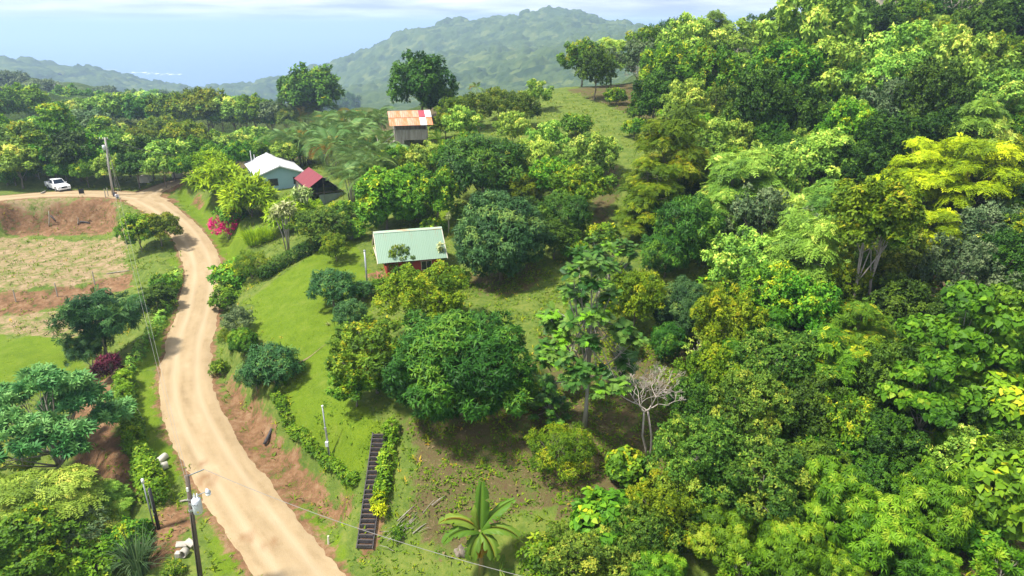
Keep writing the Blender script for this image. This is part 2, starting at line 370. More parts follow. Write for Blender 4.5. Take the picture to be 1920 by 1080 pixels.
def build_ground_height():
    z = tps_near(GX, GY)
    z = z + 0.10 * wob(GX, GY, 7, 6, 3) + 0.04 * wob(GX, GY, 2.3, 6, 4)
    w = sstep(0, 1, np.maximum.reduce([(GY - 165) / 30, (-GX - 110) / 25, (GX - 90) / 25]))
    z = z * (1 - w) + w * (far_h(GX, GY)) if False else z
    zz = z.ravel().copy(); x = GX.ravel(); y = GY.ravel()
    dmin = np.full(len(x), 1e9); sw = np.zeros(len(x)); sz = np.zeros(len(x)); mw = np.zeros(len(x))
    for Rd in ROADS:
        lo = Rd[:, :2].min(0) - 14; hi = Rd[:, :2].max(0) + 14
        k = np.where((x > lo[0]) & (x < hi[0]) & (y > lo[1]) & (y < hi[1]))[0]
        sd, row = road_query(Rd, x[k], y[k])
        hw = row[:, 3]; jit = 0.35 * wob(x[k], y[k], 5, 5, 2) + .15 * wob(x[k], y[k], 1.7, 5, 1)
        vr = np.where(sd > 0, row[:, 4], row[:, 6]); bk = np.where(sd > 0, row[:, 5], row[:, 7])
        d = np.abs(sd) + jit * sstep(0, 1.5, np.abs(sd) - hw)
        t = sstep(0, 1, (d - hw - vr) / bk)
        rz = row[:, 2] - 0.10 * sstep(0.2, 1.0, np.abs(sd) - hw) * (1 - t)
        w = (1 - t); wt = w ** 2 / (1 + np.maximum(0, np.abs(sd) - hw * .5) ** 2)
        sw[k] += wt; sz[k] += wt * rz; mw[k] = np.maximum(mw[k], w)
        dmin[k] = np.minimum(dmin[k], np.abs(sd) - hw)
    on = sw > 1e-9
    zz[on] = zz[on] * (1 - mw[on]) + mw[on] * sz[on] / sw[on]
    # bed of the steps
    A, B = STEP_A, STEP_B; e = (B - A)[:2]; L2 = e @ e
    t = ((x - A[0]) * e[0] + (y - A[1]) * e[1]) / L2; tc = np.clip(t, -.05, 1.05)
    dd = np.hypot(x - A[0] - tc * e[0], y - A[1] - tc * e[1])
    w = 1 - sstep(.55, 2.6, dd); zz = zz * (1 - w) + w * (A[2] + tc * (B[2] - A[2]) - .12)
    return zz.reshape(GX.shape), dmin.reshape(GX.shape)
STEP_A = at_z(684, 1028, .55); STEP_B = at_z(713, 812, 4.9)
GZ, GROAD = build_ground_height()
def H(x, y):
    x = np.asarray(x, float); y = np.asarray(y, float)
    fx = (x - GX0) / GS; fy = (y - GY0) / GS
    inside = (fx >= 0) & (fy >= 0) & (fx < len(gx) - 1.001) & (fy < len(gy) - 1.001)
    ix = np.clip(fx.astype(int), 0, len(gx) - 2); iy = np.clip(fy.astype(int), 0, len(gy) - 2)
    tx = np.clip(fx - ix, 0, 1); ty = np.clip(fy - iy, 0, 1)
    z = (GZ[iy, ix] * (1 - tx) + GZ[iy, ix + 1] * tx) * (1 - ty) + (GZ[iy + 1, ix] * (1 - tx) + GZ[iy + 1, ix + 1] * tx) * ty
    if not np.all(inside):
        zf = far_h(x, y)
        z = np.where(inside, z, zf)
    return z
TS = np.concatenate([np.arange(12, 160, 0.25), np.arange(160, 700, 2.0)])
def ground_px(u, v):
    """where the sight line through a photo pixel first meets the ground"""
    d = ray(u, v); P = d[None] * TS[:, None]; zz = CAMZ + P[:, 2]
    g = H(P[:, 0], P[:, 1]); k = np.where(zz <= g)[0]
    if len(k) == 0: k = [int(np.argmin((zz - g) / TS))]
    i = k[0]; t = TS[i]
    if i > 0:
        a = zz[i - 1] - g[i - 1]; b = min(zz[i] - g[i], a - 1e-6); b = min(b, 0); t = TS[i - 1] + (TS[i] - TS[i - 1]) * a / (a - b)
    p = d * t; return np.array((p[0], p[1], float(H(p[0], p[1]))))
def polyw(px): return [ground_px(u, v) for u, v in px]

ZONES = {
 'lawn': [[(640, 905), (672, 925), (700, 815), (690, 730), (720, 640), (690, 570), (690, 500), (650, 440), (600, 470), (520, 520), (470, 560), (465, 610), (520, 660), (560, 700), (520, 750), (540, 800)],
          [(0, 630), (120, 640), (150, 670), (150, 720), (110, 745), (0, 735), (-100, 720), (-100, 640)],
          [(830, 420), (850, 440), (850, 395), (820, 380), (800, 400)],
          [(300, 930), (345, 880), (305, 770), (296, 690), (325, 600), (340, 520), (320, 430), (308, 440), (325, 520), (305, 580), (265, 650), (238, 720), (250, 800), (275, 870)],
          [(415, 760), (465, 850), (555, 950), (650, 1062), (674, 1062), (610, 975), (510, 870), (440, 775)],
          [(385, 1000), (420, 1000), (470, 1078), (400, 1078)],
          [(345, 345), (330, 372), (420, 500), (470, 500), (470, 440), (400, 380)]],
 'dirt': [[(0, 378), (215, 372), (240, 425), (200, 438), (0, 430), (-100, 430), (-100, 380)],
          [(0, 548), (140, 536), (250, 505), (250, 540), (180, 560), (60, 590), (0, 595), (-100, 600), (-100, 555)],
          [(155, 700), (210, 690), (225, 760), (260, 900), (260, 960), (200, 960), (130, 880), (120, 760)],
          [(262, 990), (300, 950), (350, 920), (365, 960), (355, 1000), (330, 1070), (270, 1070)],
          [(415, 700), (470, 720), (520, 780), (560, 840), (660, 925), (680, 960), (672, 1010), (600, 980), (540, 940), (470, 850), (430, 790)],
          [(672, 1060), (672, 1010), (690, 930), (712, 940), (712, 1010), (695, 1060)],
          [(690, 515), (720, 510), (725, 545), (700, 560)],
          [(365, 365), (385, 375), (375, 395), (355, 385)], [(300, 345), (345, 335), (350, 345), (320, 360)]],
 'litter': [[(740, 780), (760, 900), (760, 1000), (860, 1060), (1000, 960), (1090, 960), (1280, 900), (1350, 800), (1330, 640), (1000, 600), (1000, 720), (900, 780)],
            [(960, 560), (860, 545), (850, 515), (1010, 490), (1040, 520)],
            [(1060, 170), (1130, 195), (1230, 235), (1230, 160), (1150, 150)],
            [(1130, 330), (1160, 300), (1170, 340), (1150, 400), (1120, 450), (1100, 450), (1110, 390)]],
 'dry': [[(0, 432), (240, 432), (235, 520), (100, 540), (0, 545), (-100, 550), (-100, 430)], [(0, 370), (215, 366), (228, 388), (0, 396), (-100, 398), (-100, 374)], [(0, 588), (180, 570), (200, 600), (130, 635), (0, 625), (-100, 620), (-100, 590)]],
}
ZW = {'litter': .66, 'dirt': .72, 'dry': .9}
def zone_masks(x, y):
    out = {}
    for k, polys in ZONES.items():
        m = np.zeros(x.shape)
        for p in polys:
            W = polyw(p); P = np.array(W)
            lo = P[:, :2].min(0) - 6; hi = P[:, :2].max(0) + 6
            s = (x > lo[0]) & (x < hi[0]) & (y > lo[1]) & (y < hi[1])
            if not s.any(): continue
            d = inpoly_sd(W, x[s], y[s]) + .5 * wob(x[s], y[s], 4.5, 5, 5) + .3 * wob(x[s], y[s], 1.8, 5, 6)
            m[s] = np.maximum(m[s], ZW.get(k, 1.0) * (1 - sstep(-.7, .7, d)))
        out[k] = m
    return out
gxf = GX.ravel(); gyf = GY.ravel()
ZM = zone_masks(gxf, gyf)
forest = np.zeros(len(gxf))
forest = np.maximum(forest, sstep(0, 8, gxf - (8 + 0.14 * gyf) - 6 * (gyf > 60)))
forest = np.maximum(forest, sstep(0, 8, gyf - 122 + 0.0 * gxf) * (gxf < 0))
ZM['litter'] = np.maximum(ZM['litter'], forest * (1 - ZM['dry']))
ZM['dirt'] = np.maximum(ZM['dirt'], 0.75 * (1 - sstep(-.1, 1.0, GROAD.ravel() + .25 * wob(gxf, gyf, 2.2, 6, 3))))

def ground_material():
    m, nt, N, L = mat('ground_earth_and_grass')
    tc = N('ShaderNodeTexCoord'); P = tc.outputs['Object']
    def noise(s, d=5, r=.6, dist=0):
        n = N('ShaderNodeTexNoise'); n.inputs['Scale'].default_value = s; n.inputs['Detail'].default_value = d; n.inputs['Roughness'].default_value = r
        n.inputs['Distortion'].default_value = dist
        L(P, n.inputs['Vector']); return n.outputs['Fac']
    def attr(a):
        n = N('ShaderNodeAttribute'); n.attribute_name = a; return n.outputs['Fac']
    def rampf(f, stops):
        r = ramp(N, stops); L(f, r.inputs[0]); return r.outputs[0]
    def math2(op, a, b):
        n = N('ShaderNodeMath'); n.operation = op
        for i, q in enumerate((a, b)):
            if isinstance(q, float): n.inputs[i].default_value = q
            else: L(q, n.inputs[i])
        return n.outputs[0]
    def mixc(f, a, b):
        n = N('ShaderNodeMix'); n.data_type = 'RGBA'; L(f, n.inputs['Factor']); L(a, n.inputs['A']); L(b, n.inputs['B']); return n.outputs['Result']
    nl, nm, ns, nf = noise(.12, 4), noise(.7, 6, .65), noise(2.6, 5, .7), noise(11, 3, .7)
    rough = rampf(math2('ADD', math2('MULTIPLY', nm, .5), math2('MULTIPLY', ns, .5)), [(.30, (0.0426, 0.0744, 0.0123)), (.48, (0.093, 0.138, 0.0205)), (.62, (0.155, 0.179, 0.0341)), (.78, (0.232, 0.193, 0.0682))])
    lawn = rampf(math2('ADD', math2('MULTIPLY', nm, .45), math2('MULTIPLY', nf, .55)), [(.30, (.055, .10, .005)), (.5, (.10, .16, .007)), (.72, (.16, .215, .012))])
    dirt = rampf(math2('ADD', math2('MULTIPLY', nm, .55), math2('MULTIPLY', ns, .45)), [(.30, (.055, .030, .015)), (.42, (.11, .058, .028)), (.52, (.185, .10, .05)), (.62, (.24, .155, .085)), (.74, (.32, .24, .145))])
    dry = rampf(math2('ADD', math2('MULTIPLY', nm, .6), math2('MULTIPLY', ns, .4)), [(.32, (0.0672, 0.112, 0.0157)), (.44, (0.146, 0.157, 0.0448)), (.52, (0.246, 0.179, 0.0952)), (.62, (0.325, 0.235, 0.146)), (.74, (0.403, 0.314, 0.213))])
    litter = rampf(math2('ADD', math2('MULTIPLY', ns, .5), math2('MULTIPLY', nf, .5)), [(.30, (0.0406, 0.0252, 0.0149)), (.44, (0.102, 0.0602, 0.0365)), (.53, (0.0798, 0.084, 0.0216)), (.60, (0.16, 0.101, 0.0607)), (.74, (0.29, 0.196, 0.135))])
    def edge(a, amt=.55):   # noise-broken zone edge
        s = math2('ADD', a, math2('MULTIPLY', math2('SUBTRACT', math2('ADD', math2('MULTIPLY', nm, .5), math2('MULTIPLY', ns, .5)), .5), amt * 4))
        return rampf(s, [(.40, (0, 0, 0)), (.62, (1, 1, 1))])
    c = mixc(edge(attr('litter')), rough, litter)
    c = mixc(edge(attr('dry')), c, dry)
    worn = rampf(math2('ADD', math2('MULTIPLY', nl, .55), math2('MULTIPLY', nm, .45)), [(.50, (0, 0, 0)), (.66, (.55, .55, .55))])
    lawn = mixc(worn, lawn, rough)
    c = mixc(edge(attr('lawn'), .25), c, lawn)
    c = mixc(edge(attr('dirt'), .5), c, dirt)
    p = N('ShaderNodeBsdfPrincipled'); p.inputs['Roughness'].default_value = .92; p.inputs['Specular IOR Level'].default_value = .15
    L(c, p.inputs['Base Color'])
    b = N('ShaderNodeBump'); b.inputs['Strength'].default_value = .7; b.inputs['Distance'].default_value = .12
    L(math2('ADD', ns, math2('MULTIPLY', nf, .6)), b.inputs['Height']); L(b.outputs[0], p.inputs['Normal'])
    o = N('ShaderNodeOutputMaterial'); L(p.outputs[0], o.inputs[0])
    return m
def grid_faces(nx, ny):
    i = np.arange(nx - 1)[None] + np.arange(ny - 1)[:, None] * nx
    i = i.ravel(); return np.stack([i, i + 1, i + 1 + nx, i + nx], -1)
def build_ground():
    # earth banks are rough: break the slope up a little where the ground is bare
    bank = (ZM['dirt'].reshape(GX.shape) * sstep(.3, 1.0, np.hypot(*np.gradient(GZ, GS))))
    z = GZ + bank * (.16 * wob(GX, GY, 2.1, 6, 7) + .10 * wob(GX, GY, 1.2, 6, 2))
    me = mesh_np('ground', np.stack([GX, GY, z], -1).reshape(-1, 3), grid_faces(len(gx), len(gy)), ground_material(), smooth=True)
    for k in ('lawn', 'dirt', 'litter', 'dry'):
        a = me.attributes.new(k, 'FLOAT', 'POINT'); a.data.foreach_set('value', ZM[k].astype(np.float32))
    tag(obj('ground', me), kind='structure')
build_ground()

def road_material():
    m, nt, N, L = mat('packed_sandy_road')
    tc = N('ShaderNodeTexCoord'); P = tc.outputs['Object']
    at = N('ShaderNodeAttribute'); at.attribute_name = 'across'     # -1..1 over the width
    al = N('ShaderNodeAttribute'); al.attribute_name = 'along'
    cb = N('ShaderNodeCombineXYZ'); 
    ml = N('ShaderNodeMath'); ml.operation = 'MULTIPLY'; ml.inputs[1].default_value = .12; L(al.outputs['Fac'], ml.inputs[0])
    ma = N('ShaderNodeMath'); ma.operation = 'MULTIPLY'; ma.inputs[1].default_value = 1.6; L(at.outputs['Fac'], ma.inputs[0])
    L(ma.outputs[0], cb.inputs[0]); L(ml.outputs[0], cb.inputs[1])
    n0 = N('ShaderNodeTexNoise'); n0.inputs['Scale'].default_value = 1.5; n0.inputs['Detail'].default_value = 4; L(cb.outputs[0], n0.inputs['Vector'])
    n1 = N('ShaderNodeTexNoise'); n1.inputs['Scale'].default_value = .8; n1.inputs['Detail'].default_value = 6; n1.inputs['Roughness'].default_value = .65; L(P, n1.inputs['Vector'])
    n2 = N('ShaderNodeTexNoise'); n2.inputs['Scale'].default_value = 14; n2.inputs['Detail'].default_value = 4; L(P, n2.inputs['Vector'])
    def mth(op, a, b):
        n = N('ShaderNodeMath'); n.operation = op
        for i, q in enumerate((a, b)):
            if isinstance(q, float): n.inputs[i].default_value = q
            else: L(q, n.inputs[i])
        return n.outputs[0]
    f = mth('ADD', mth('ADD', mth('MULTIPLY', n0.outputs['Fac'], .5), mth('MULTIPLY', n1.outputs['Fac'], .35)), mth('MULTIPLY', n2.outputs['Fac'], .15))
    r = ramp(N, [(.33, (.22, .157, .085)), (.46, (.30, .222, .126)), (.56, (.335, .252, .148)), (.68, (.385, .30, .187))]); L(f, r.inputs[0])
    # two pale wheel tracks
    ab = mth('ABSOLUTE', at.outputs['Fac'], 0.0); dv = mth('ABSOLUTE', mth('SUBTRACT', ab, .42), 0.0)
    tr = ramp(N, [(.0, (1, 1, 1)), (.20, (0, 0, 0))]); L(mth('ADD', dv, mth('MULTIPLY', mth('SUBTRACT', n1.outputs['Fac'], .5), .3)), tr.inputs[0])
    tm = N('ShaderNodeMix'); tm.data_type = 'RGBA'; L(mth('MULTIPLY', tr.outputs[0], .45), tm.inputs['Factor']); L(r.outputs[0], tm.inputs['A']); tm.inputs['B'].default_value = (.43, .345, .23, 1)
    col = tm.outputs['Result']
    st = N('ShaderNodeAttribute'); st.attribute_name = 'stain'
    sm = N('ShaderNodeMix'); sm.data_type = 'RGBA'
    sf = mth('MULTIPLY', st.outputs['Fac'], mth('ADD', n1.outputs['Fac'], .15)); L(sf, sm.inputs['Factor']); L(col, sm.inputs['A']); sm.inputs['B'].default_value = (.20, .10, .045, 1)
    p = N('ShaderNodeBsdfPrincipled'); p.inputs['Roughness'].default_value = .95; p.inputs['Specular IOR Level'].default_value = .1
    L(sm.outputs['Result'], p.inputs['Base Color'])
    b = N('ShaderNodeBump'); b.inputs['Strength'].default_value = .5; b.inputs['Distance'].default_value = .04; L(n2.outputs['Fac'], b.inputs['Height']); L(b.outputs[0], p.inputs['Normal'])
    o = N('ShaderNodeOutputMaterial'); L(p.outputs[0], o.inputs[0]); return m
ROADM = road_material()
def build_road(name, Rd, lift, trim=0):
    C = catmull(Rd[::2, :4], .45)
    d = np.gradient(C[:, :2], axis=0); d /= np.linalg.norm(d, axis=1)[:, None] + 1e-9
    nrm = np.stack([d[:, 1], -d[:, 0]], -1); nw = 13; s = np.arange(len(C)) * .45
    stains = [(*at_z(388, 903, .25)[:2], .85), (*at_z(465, 1008, .1)[:2], .5), (*at_z(508, 1022, .05)[:2], .55), (*at_z(380, 870, .3)[:2], .3)]
    V = []; acr = []; alo = []; stn = []
    for j in range(nw):
        t = -1 + 2 * j / (nw - 1)
        ragged = (.10 * wob(C[:, 0], C[:, 1], 6, 6, 1) + .10 * wob(C[:, 0], C[:, 1], 2.2, 6, 2) + .05 * np.sin(s * 5.1 + 2 * t)) * abs(t) ** 4
        off = (C[:, 3] - .03) * t + np.sign(t) * ragged
        xy = C[:, :2] + nrm * off[:, None]
        z = H(xy[:, 0], xy[:, 1]) + lift - .05 * np.exp(-((abs(t) - .5) / .16) ** 2) - .11 * abs(t) ** 8
        z = z + .012 * np.sin(s * 1.7 + j)
        V.append(np.stack([xy[:, 0], xy[:, 1], z], -1)); acr.append(np.full(len(C), t)); alo.append(s)
        q = np.zeros(len(C))
        for sx, sy, sr in stains:
            dd = np.hypot(xy[:, 0] - sx, (xy[:, 1] - sy) * 1.0) / sr
            q = np.maximum(q, np.exp(-((dd - .55) / .35) ** 2) * .95)
        stn.append(q)
    V = np.stack(V, 1).reshape(-1, 3)
    me = mesh_np(name, V, grid_faces(nw, len(C)), ROADM, smooth=True)
    for k, a in (('across', acr), ('along', alo), ('stain', stn)):
        at = me.attributes.new(k, 'FLOAT', 'POINT'); at.data.foreach_set('value', np.stack(a, 1).ravel().astype(np.float32))
    return tag(obj(name, me), kind='structure')
build_road('road', ROADS[0], .10)
build_road('side_road', ROADS[1], .085)
build_road('track', ROADS[2], .07)

# ------------------------------------------------------------------ far hills, wooded slopes, sea
def worley_domes(x, y, cell, seed):
    """canopy of rounded crowns: height 0..1 and a random tint per crown"""
    r = np.random.default_rng(seed); n = 64
    jx = r.random((n, n)); jy = r.random((n, n)); rr = .62 + .5 * r.random((n, n)); hh = .55 + .6 * r.random((n, n)); tt = r.random((n, n))
    cx = np.floor(x / cell).astype(int); cyy = np.floor(y / cell).astype(int)
    best = np.zeros(x.shape); tint = np.zeros(x.shape)
    for ox in (-1, 0, 1):
        for oy in (-1, 0, 1):
            ix = (cx + ox) % n; iy = (cyy + oy) % n
            px = (cx + ox + jx[ix, iy]) * cell; py = (cyy + oy + jy[ix, iy]) * cell
            d2 = ((x - px) ** 2 + (y - py) ** 2) / (rr[ix, iy] * cell) ** 2
            h = np.sqrt(np.clip(1 - d2, 0, 1)) * hh[ix, iy]
            k = h > best; best[k] = h[k]; tint[k] = tt[ix, iy][k]
    return best, tint
def hills_material(name):
    m, nt, N, L = mat(name)
    at = N('ShaderNodeAttribute'); at.attribute_name = 'tint'
    tc = N('ShaderNodeTexCoord')
    n = N('ShaderNodeTexNoise'); n.inputs['Scale'].default_value = .35; n.inputs['Detail'].default_value = 6; n.inputs['Roughness'].default_value = .75; L(tc.outputs['Object'], n.inputs['Vector'])
    n2 = N('ShaderNodeTexNoise'); n2.inputs['Scale'].default_value = .006; n2.inputs['Detail'].default_value = 3; L(tc.outputs['Object'], n2.inputs['Vector'])
    a = N('ShaderNodeMath'); a.operation = 'MULTIPLY_ADD'; a.inputs[1].default_value = .5; L(n.outputs['Fac'], a.inputs[0]); L(at.outputs['Fac'], a.inputs[2])
    b2 = N('ShaderNodeMath'); b2.operation = 'MULTIPLY_ADD'; b2.inputs[1].default_value = .5; L(n2.outputs['Fac'], b2.inputs[0]); L(a.outputs[0], b2.inputs[2])
    r = ramp(N, [(.22, (.014, .034, .010)), (.45, (.034, .066, .014)), (.68, (.075, .115, .026)), (.9, (.13, .16, .04))]); 
    s = N('ShaderNodeMath'); s.operation = 'MULTIPLY'; s.inputs[1].default_value = .62; L(b2.outputs[0], s.inputs[0]); L(s.outputs[0], r.inputs[0])
    p = N('ShaderNodeBsdfPrincipled'); p.inputs['Roughness'].default_value = .9; p.inputs['Specular IOR Level'].default_value = .1; L(r.outputs[0], p.inputs['Base Color'])
    b = N('ShaderNodeBump'); b.inputs['Strength'].default_value = 1; b.inputs['Distance'].default_value = 2.0; L(n.outputs['Fac'], b.inputs['Height']); L(b.outputs[0], p.inputs['Normal'])
    o = N('ShaderNodeOutputMaterial'); L(p.outputs[0], o.inputs[0]); return m
HILLM = hills_material('far_woodland')
def build_hills():
    xs = np.arange(-2600, 1400, 25.0); ys = np.arange(-200, 2700, 25.0)
    X, Y = np.meshgrid(xs, ys)
    z = far_h(X, Y)
    k = (X > GX0 - 30) & (X < GX1 + 30) & (Y < GY1 + 30)
    zn = tps_near(np.clip(X, GX0, GX1), np.clip(Y, GY0, GY1))
    z = np.maximum(np.where(k, np.minimum(zn, 60) - 6, z - 7), -192)
    tint = np.full(z.size, .3)
    me = mesh_np('hills', np.stack([X, Y, z], -1).reshape(-1, 3), grid_faces(len(xs), len(ys)), HILLM, tint, smooth=True)
    tag(obj('hills', me), kind='structure')
    # closed canopy on the far slopes
    for nm, (x0, x1, y0, y1, st, cell, hgt) in {'distant_forest': (-900, 420, 880, 1880, 3.7, 12.5, 13.0), 'ridge_forest': (-1800, -890, 880, 1560, 6.0, 14.0, 13.0), 'valley_forest': (-760, 330, 198, 890, 3.0, 10.5, 8.0)}.items():
        xs = np.arange(x0, x1, st); ys = np.arange(y0, y1, st); X, Y = np.meshgrid(xs, ys)
        d1, t1 = worley_domes(X + 3 * wob(X, Y, 30, 5, 1), Y + 3 * wob(X, Y, 30, 5, 2), cell, 3); d2, t2 = worley_domes(X + 77, Y + 31, cell * .33, 4); d3, t3 = worley_domes(X + 7, Y + 131, cell * 2.1, 5)
        z = far_h(X, Y) + hgt * (d1 * .75 + .30 * d2 + .6 * d3 * (t3 > .66)) + 1.5
        sk = sstep(0, 14, Y - ys[0]); z = z * sk + (1 - sk) * (far_h(X, Y) - 12)
        tint = np.where((d3 > .5) & (t3 > .66), t3 * .5, t1) * .85 + .25 * t2 - .05
        sea = z < -169
        z = np.where(sea, -185, z)
        F = grid_faces(len(xs), len(ys))
        # only what lies in the wide field of view
        cx = X.ravel()[F[:, 0]]; cyv = Y.ravel()[F[:, 0]]
        F = F[(cx > -0.95 * cyv - 60) & (cx < .55 * cyv + 40) & (~sea.ravel()[F].all(1))]
        used, inv = np.unique(F.ravel(), return_inverse=True)
        V = np.stack([X, Y, z], -1).reshape(-1, 3)[used]
        me = mesh_np(nm, V, inv.reshape(-1, 4), HILLM, tint.ravel()[used], smooth=False)
        tag(obj(nm, me), 'hazy blue-green woodland covering the far mountain' if nm[0] == 'd' else 'hazy woodland on the low far ridge at the left' if nm[0] == 'r' else 'unbroken tree canopy filling the valley below the ridge', 'forest', kind='stuff')
build_hills()
def build_sea():
    m, nt, N, L = mat('sea_water')
    tc = N('ShaderNodeTexCoord'); n = N('ShaderNodeTexNoise'); n.inputs['Scale'].default_value = .004; n.inputs['Detail'].default_value = 6; L(tc.outputs['Object'], n.inputs['Vector'])
    p = N('ShaderNodeBsdfPrincipled'); p.inputs['Roughness'].default_value = .25; p.inputs['Base Color'].default_value = (.02, .10, .20, 1)
    b = N('ShaderNodeBump'); b.inputs['Strength'].default_value = .6; b.inputs['Distance'].default_value = 6; L(n.outputs['Fac'], b.inputs['Height']); L(b.outputs[0], p.inputs['Normal'])
    o = N('ShaderNodeOutputMaterial'); L(p.outputs[0], o.inputs[0])
    S = 42000; z = -170
    me = mesh_np('sea', np.array([(-S, 1400, z), (S, 1400, z), (S, S, z), (-S, S, z)]), np.array([(0, 1, 2, 3)]), m)
    tag(obj('sea', me), kind='structure')
    V = []; F = []; r = np.random.default_rng(5)
    for (u0, u1, v) in ((135, 175, 133), (150, 217, 134.5), (195, 216, 131.8), (232, 292, 136.5), (270, 318, 138.5), (300, 345, 140), (165, 190, 137)):
        n = 14
        for side in (-1, 1):
            for i in range(n):
                q = at_z(u0 + (u1 - u0) * i / (n - 1), v, z)
                w = 22 * math.sin(math.pi * (i + .3) / (n - .4)) * (.4 + r.random())
                V.append((q[0], q[1] + side * w + 30 * math.sin(i * 1.3 + v), z + 1.0))
        o = len(V) - 2 * n
        for i in range(n - 1): F.append((o + i, o + i + 1, o + n + i + 1, o + n + i))
    fm = solid('sea_foam', (.85, .87, .88), .8)
    tag(obj('surf', mesh_np('surf', np.array(V), np.array(F), fm)), 'thin white lines of surf on the hazy sea', 'surf', kind='stuff')
build_sea()
def build_haze():
    m, nt, N, L = mat('haze_air')
    v = N('ShaderNodeVolumePrincipled'); v.inputs['Color'].default_value = (.52, .69, 1.0, 1); v.inputs['Density'].default_value = .00032; v.inputs['Anisotropy'].default_value = .25
    v.inputs['Density Attribute'].default_value = ''; v.inputs['Temperature Attribute'].default_value = ''; v.inputs['Color Attribute'].default_value = ''
    m.cycles.homogeneous_volume = True
    o = N('ShaderNodeOutputMaterial'); L(v.outputs[0], o.inputs['Volume'])
    mb = MB(); mb.box((0, 20000, -47.5), (90000, 48000, 295))       # z -195 .. 100
    b = obj('haze', mb.mesh('haze', m)); tag(b, 'pale blue haze veiling the far hills and sea', 'haze', kind='stuff')
build_haze()

# ------------------------------------------------------------------ leaves and crowns
def nrm(a): return a / (np.linalg.norm(a, axis=-1, keepdims=True) + 1e-9)
T = {}
T['lance'] = (np.array([(0, 0, 0), (-.13, .45, .06), (.13, .45, .06), (0, 1, -.16)]), np.array([(0, 2, 1), (1, 2, 3)]))
T['oval'] = (np.array([(0, 0, 0), (-.27, .45, .04), (.27, .45, .04), (0, 1, -.12)]), np.array([(0, 2, 1), (1, 2, 3)]))
T['broad'] = (np.array([(0, 0, 0), (-.29, .40, .05), (.29, .40, .05), (0, 1, -.15), (0, .5, -.05)]), np.array([(0, 4, 1), (0, 2, 4), (1, 4, 3), (4, 2, 3)]))
T['heart'] = (np.array([(0, 0, 0), (-.40, .12, .05), (.40, .12, .05), (-.36, .52, .02), (.36, .52, .02), (0, 1, -.22), (0, .35, -.05)]), np.array([(0, 6, 1), (0, 2, 6), (1, 6, 3), (6, 2, 4), (3, 6, 5), (6, 4, 5)]))
def _pinnate(n=4, w=.38):
    V = []; F = []
    for i in range(n):
        y = .10 + .8 * i / n; l = w * (1 - .45 * abs(i / (n - 1) - .4))
        for s in (-1, 1):
            o = len(V); z = -.28 * y * y
            V += [(0, y, z), (s * l * .55, y + .18, z + .01), (s * l, y + .17, z - .04), (s * l * .5, y + .0, z)]
            F += [(o, o + 3, o + 1), (o + 1, o + 3, o + 2)] if s > 0 else [(o, o + 1, o + 3), (o + 1, o + 2, o + 3)]
    return np.array(V), np.array(F)
T['pinnate'] = _pinnate()
def _palmate(n=8, w=.15, droop=.3, span=300):
    V = [(0, 0, 0)]; F = []
    for i in range(n):
        a = R(-span / 2 + span * i / (n - 1)); c, s = math.cos(a), math.sin(a); l = 1 - .25 * abs(i / (n - 1) - .5)
        o = len(V)
        for (r, q, z) in ((.55, -w, .02), (.55, w, .02), (1.0, 0, -droop)):
            V.append((s * r * l + c * q, c * r * l - s * q, z))
        F += [(0, o + 1, o), (o, o + 1, o + 2)]
    return np.array(V), np.array(F)
T['palmate'] = _palmate()
T['palmate5'] = _palmate(6, .12, .45, 240)
def _bread():
    V = [(0, 0, 0)]; F = []
    for i in range(5):
        y = .1 + .17 * i; l = .36 * (1 - .5 * abs(i / 4 - .45) * 1.4)
        for s in (-1, 1):
            o = len(V); z = -.25 * y * y
            V += [(0, y, z), (0, y + .17, z - .03), (s * l, y + .26, z - .08), (s * l * .7, y + .08, z - .02)]
            F += [(o, o + 3, o + 1), (o + 1, o + 3, o + 2)] if s > 0 else [(o, o + 1, o + 3), (o + 1, o + 2, o + 3)]
    return np.array(V), np.array(F)
T['bread'] = _bread()

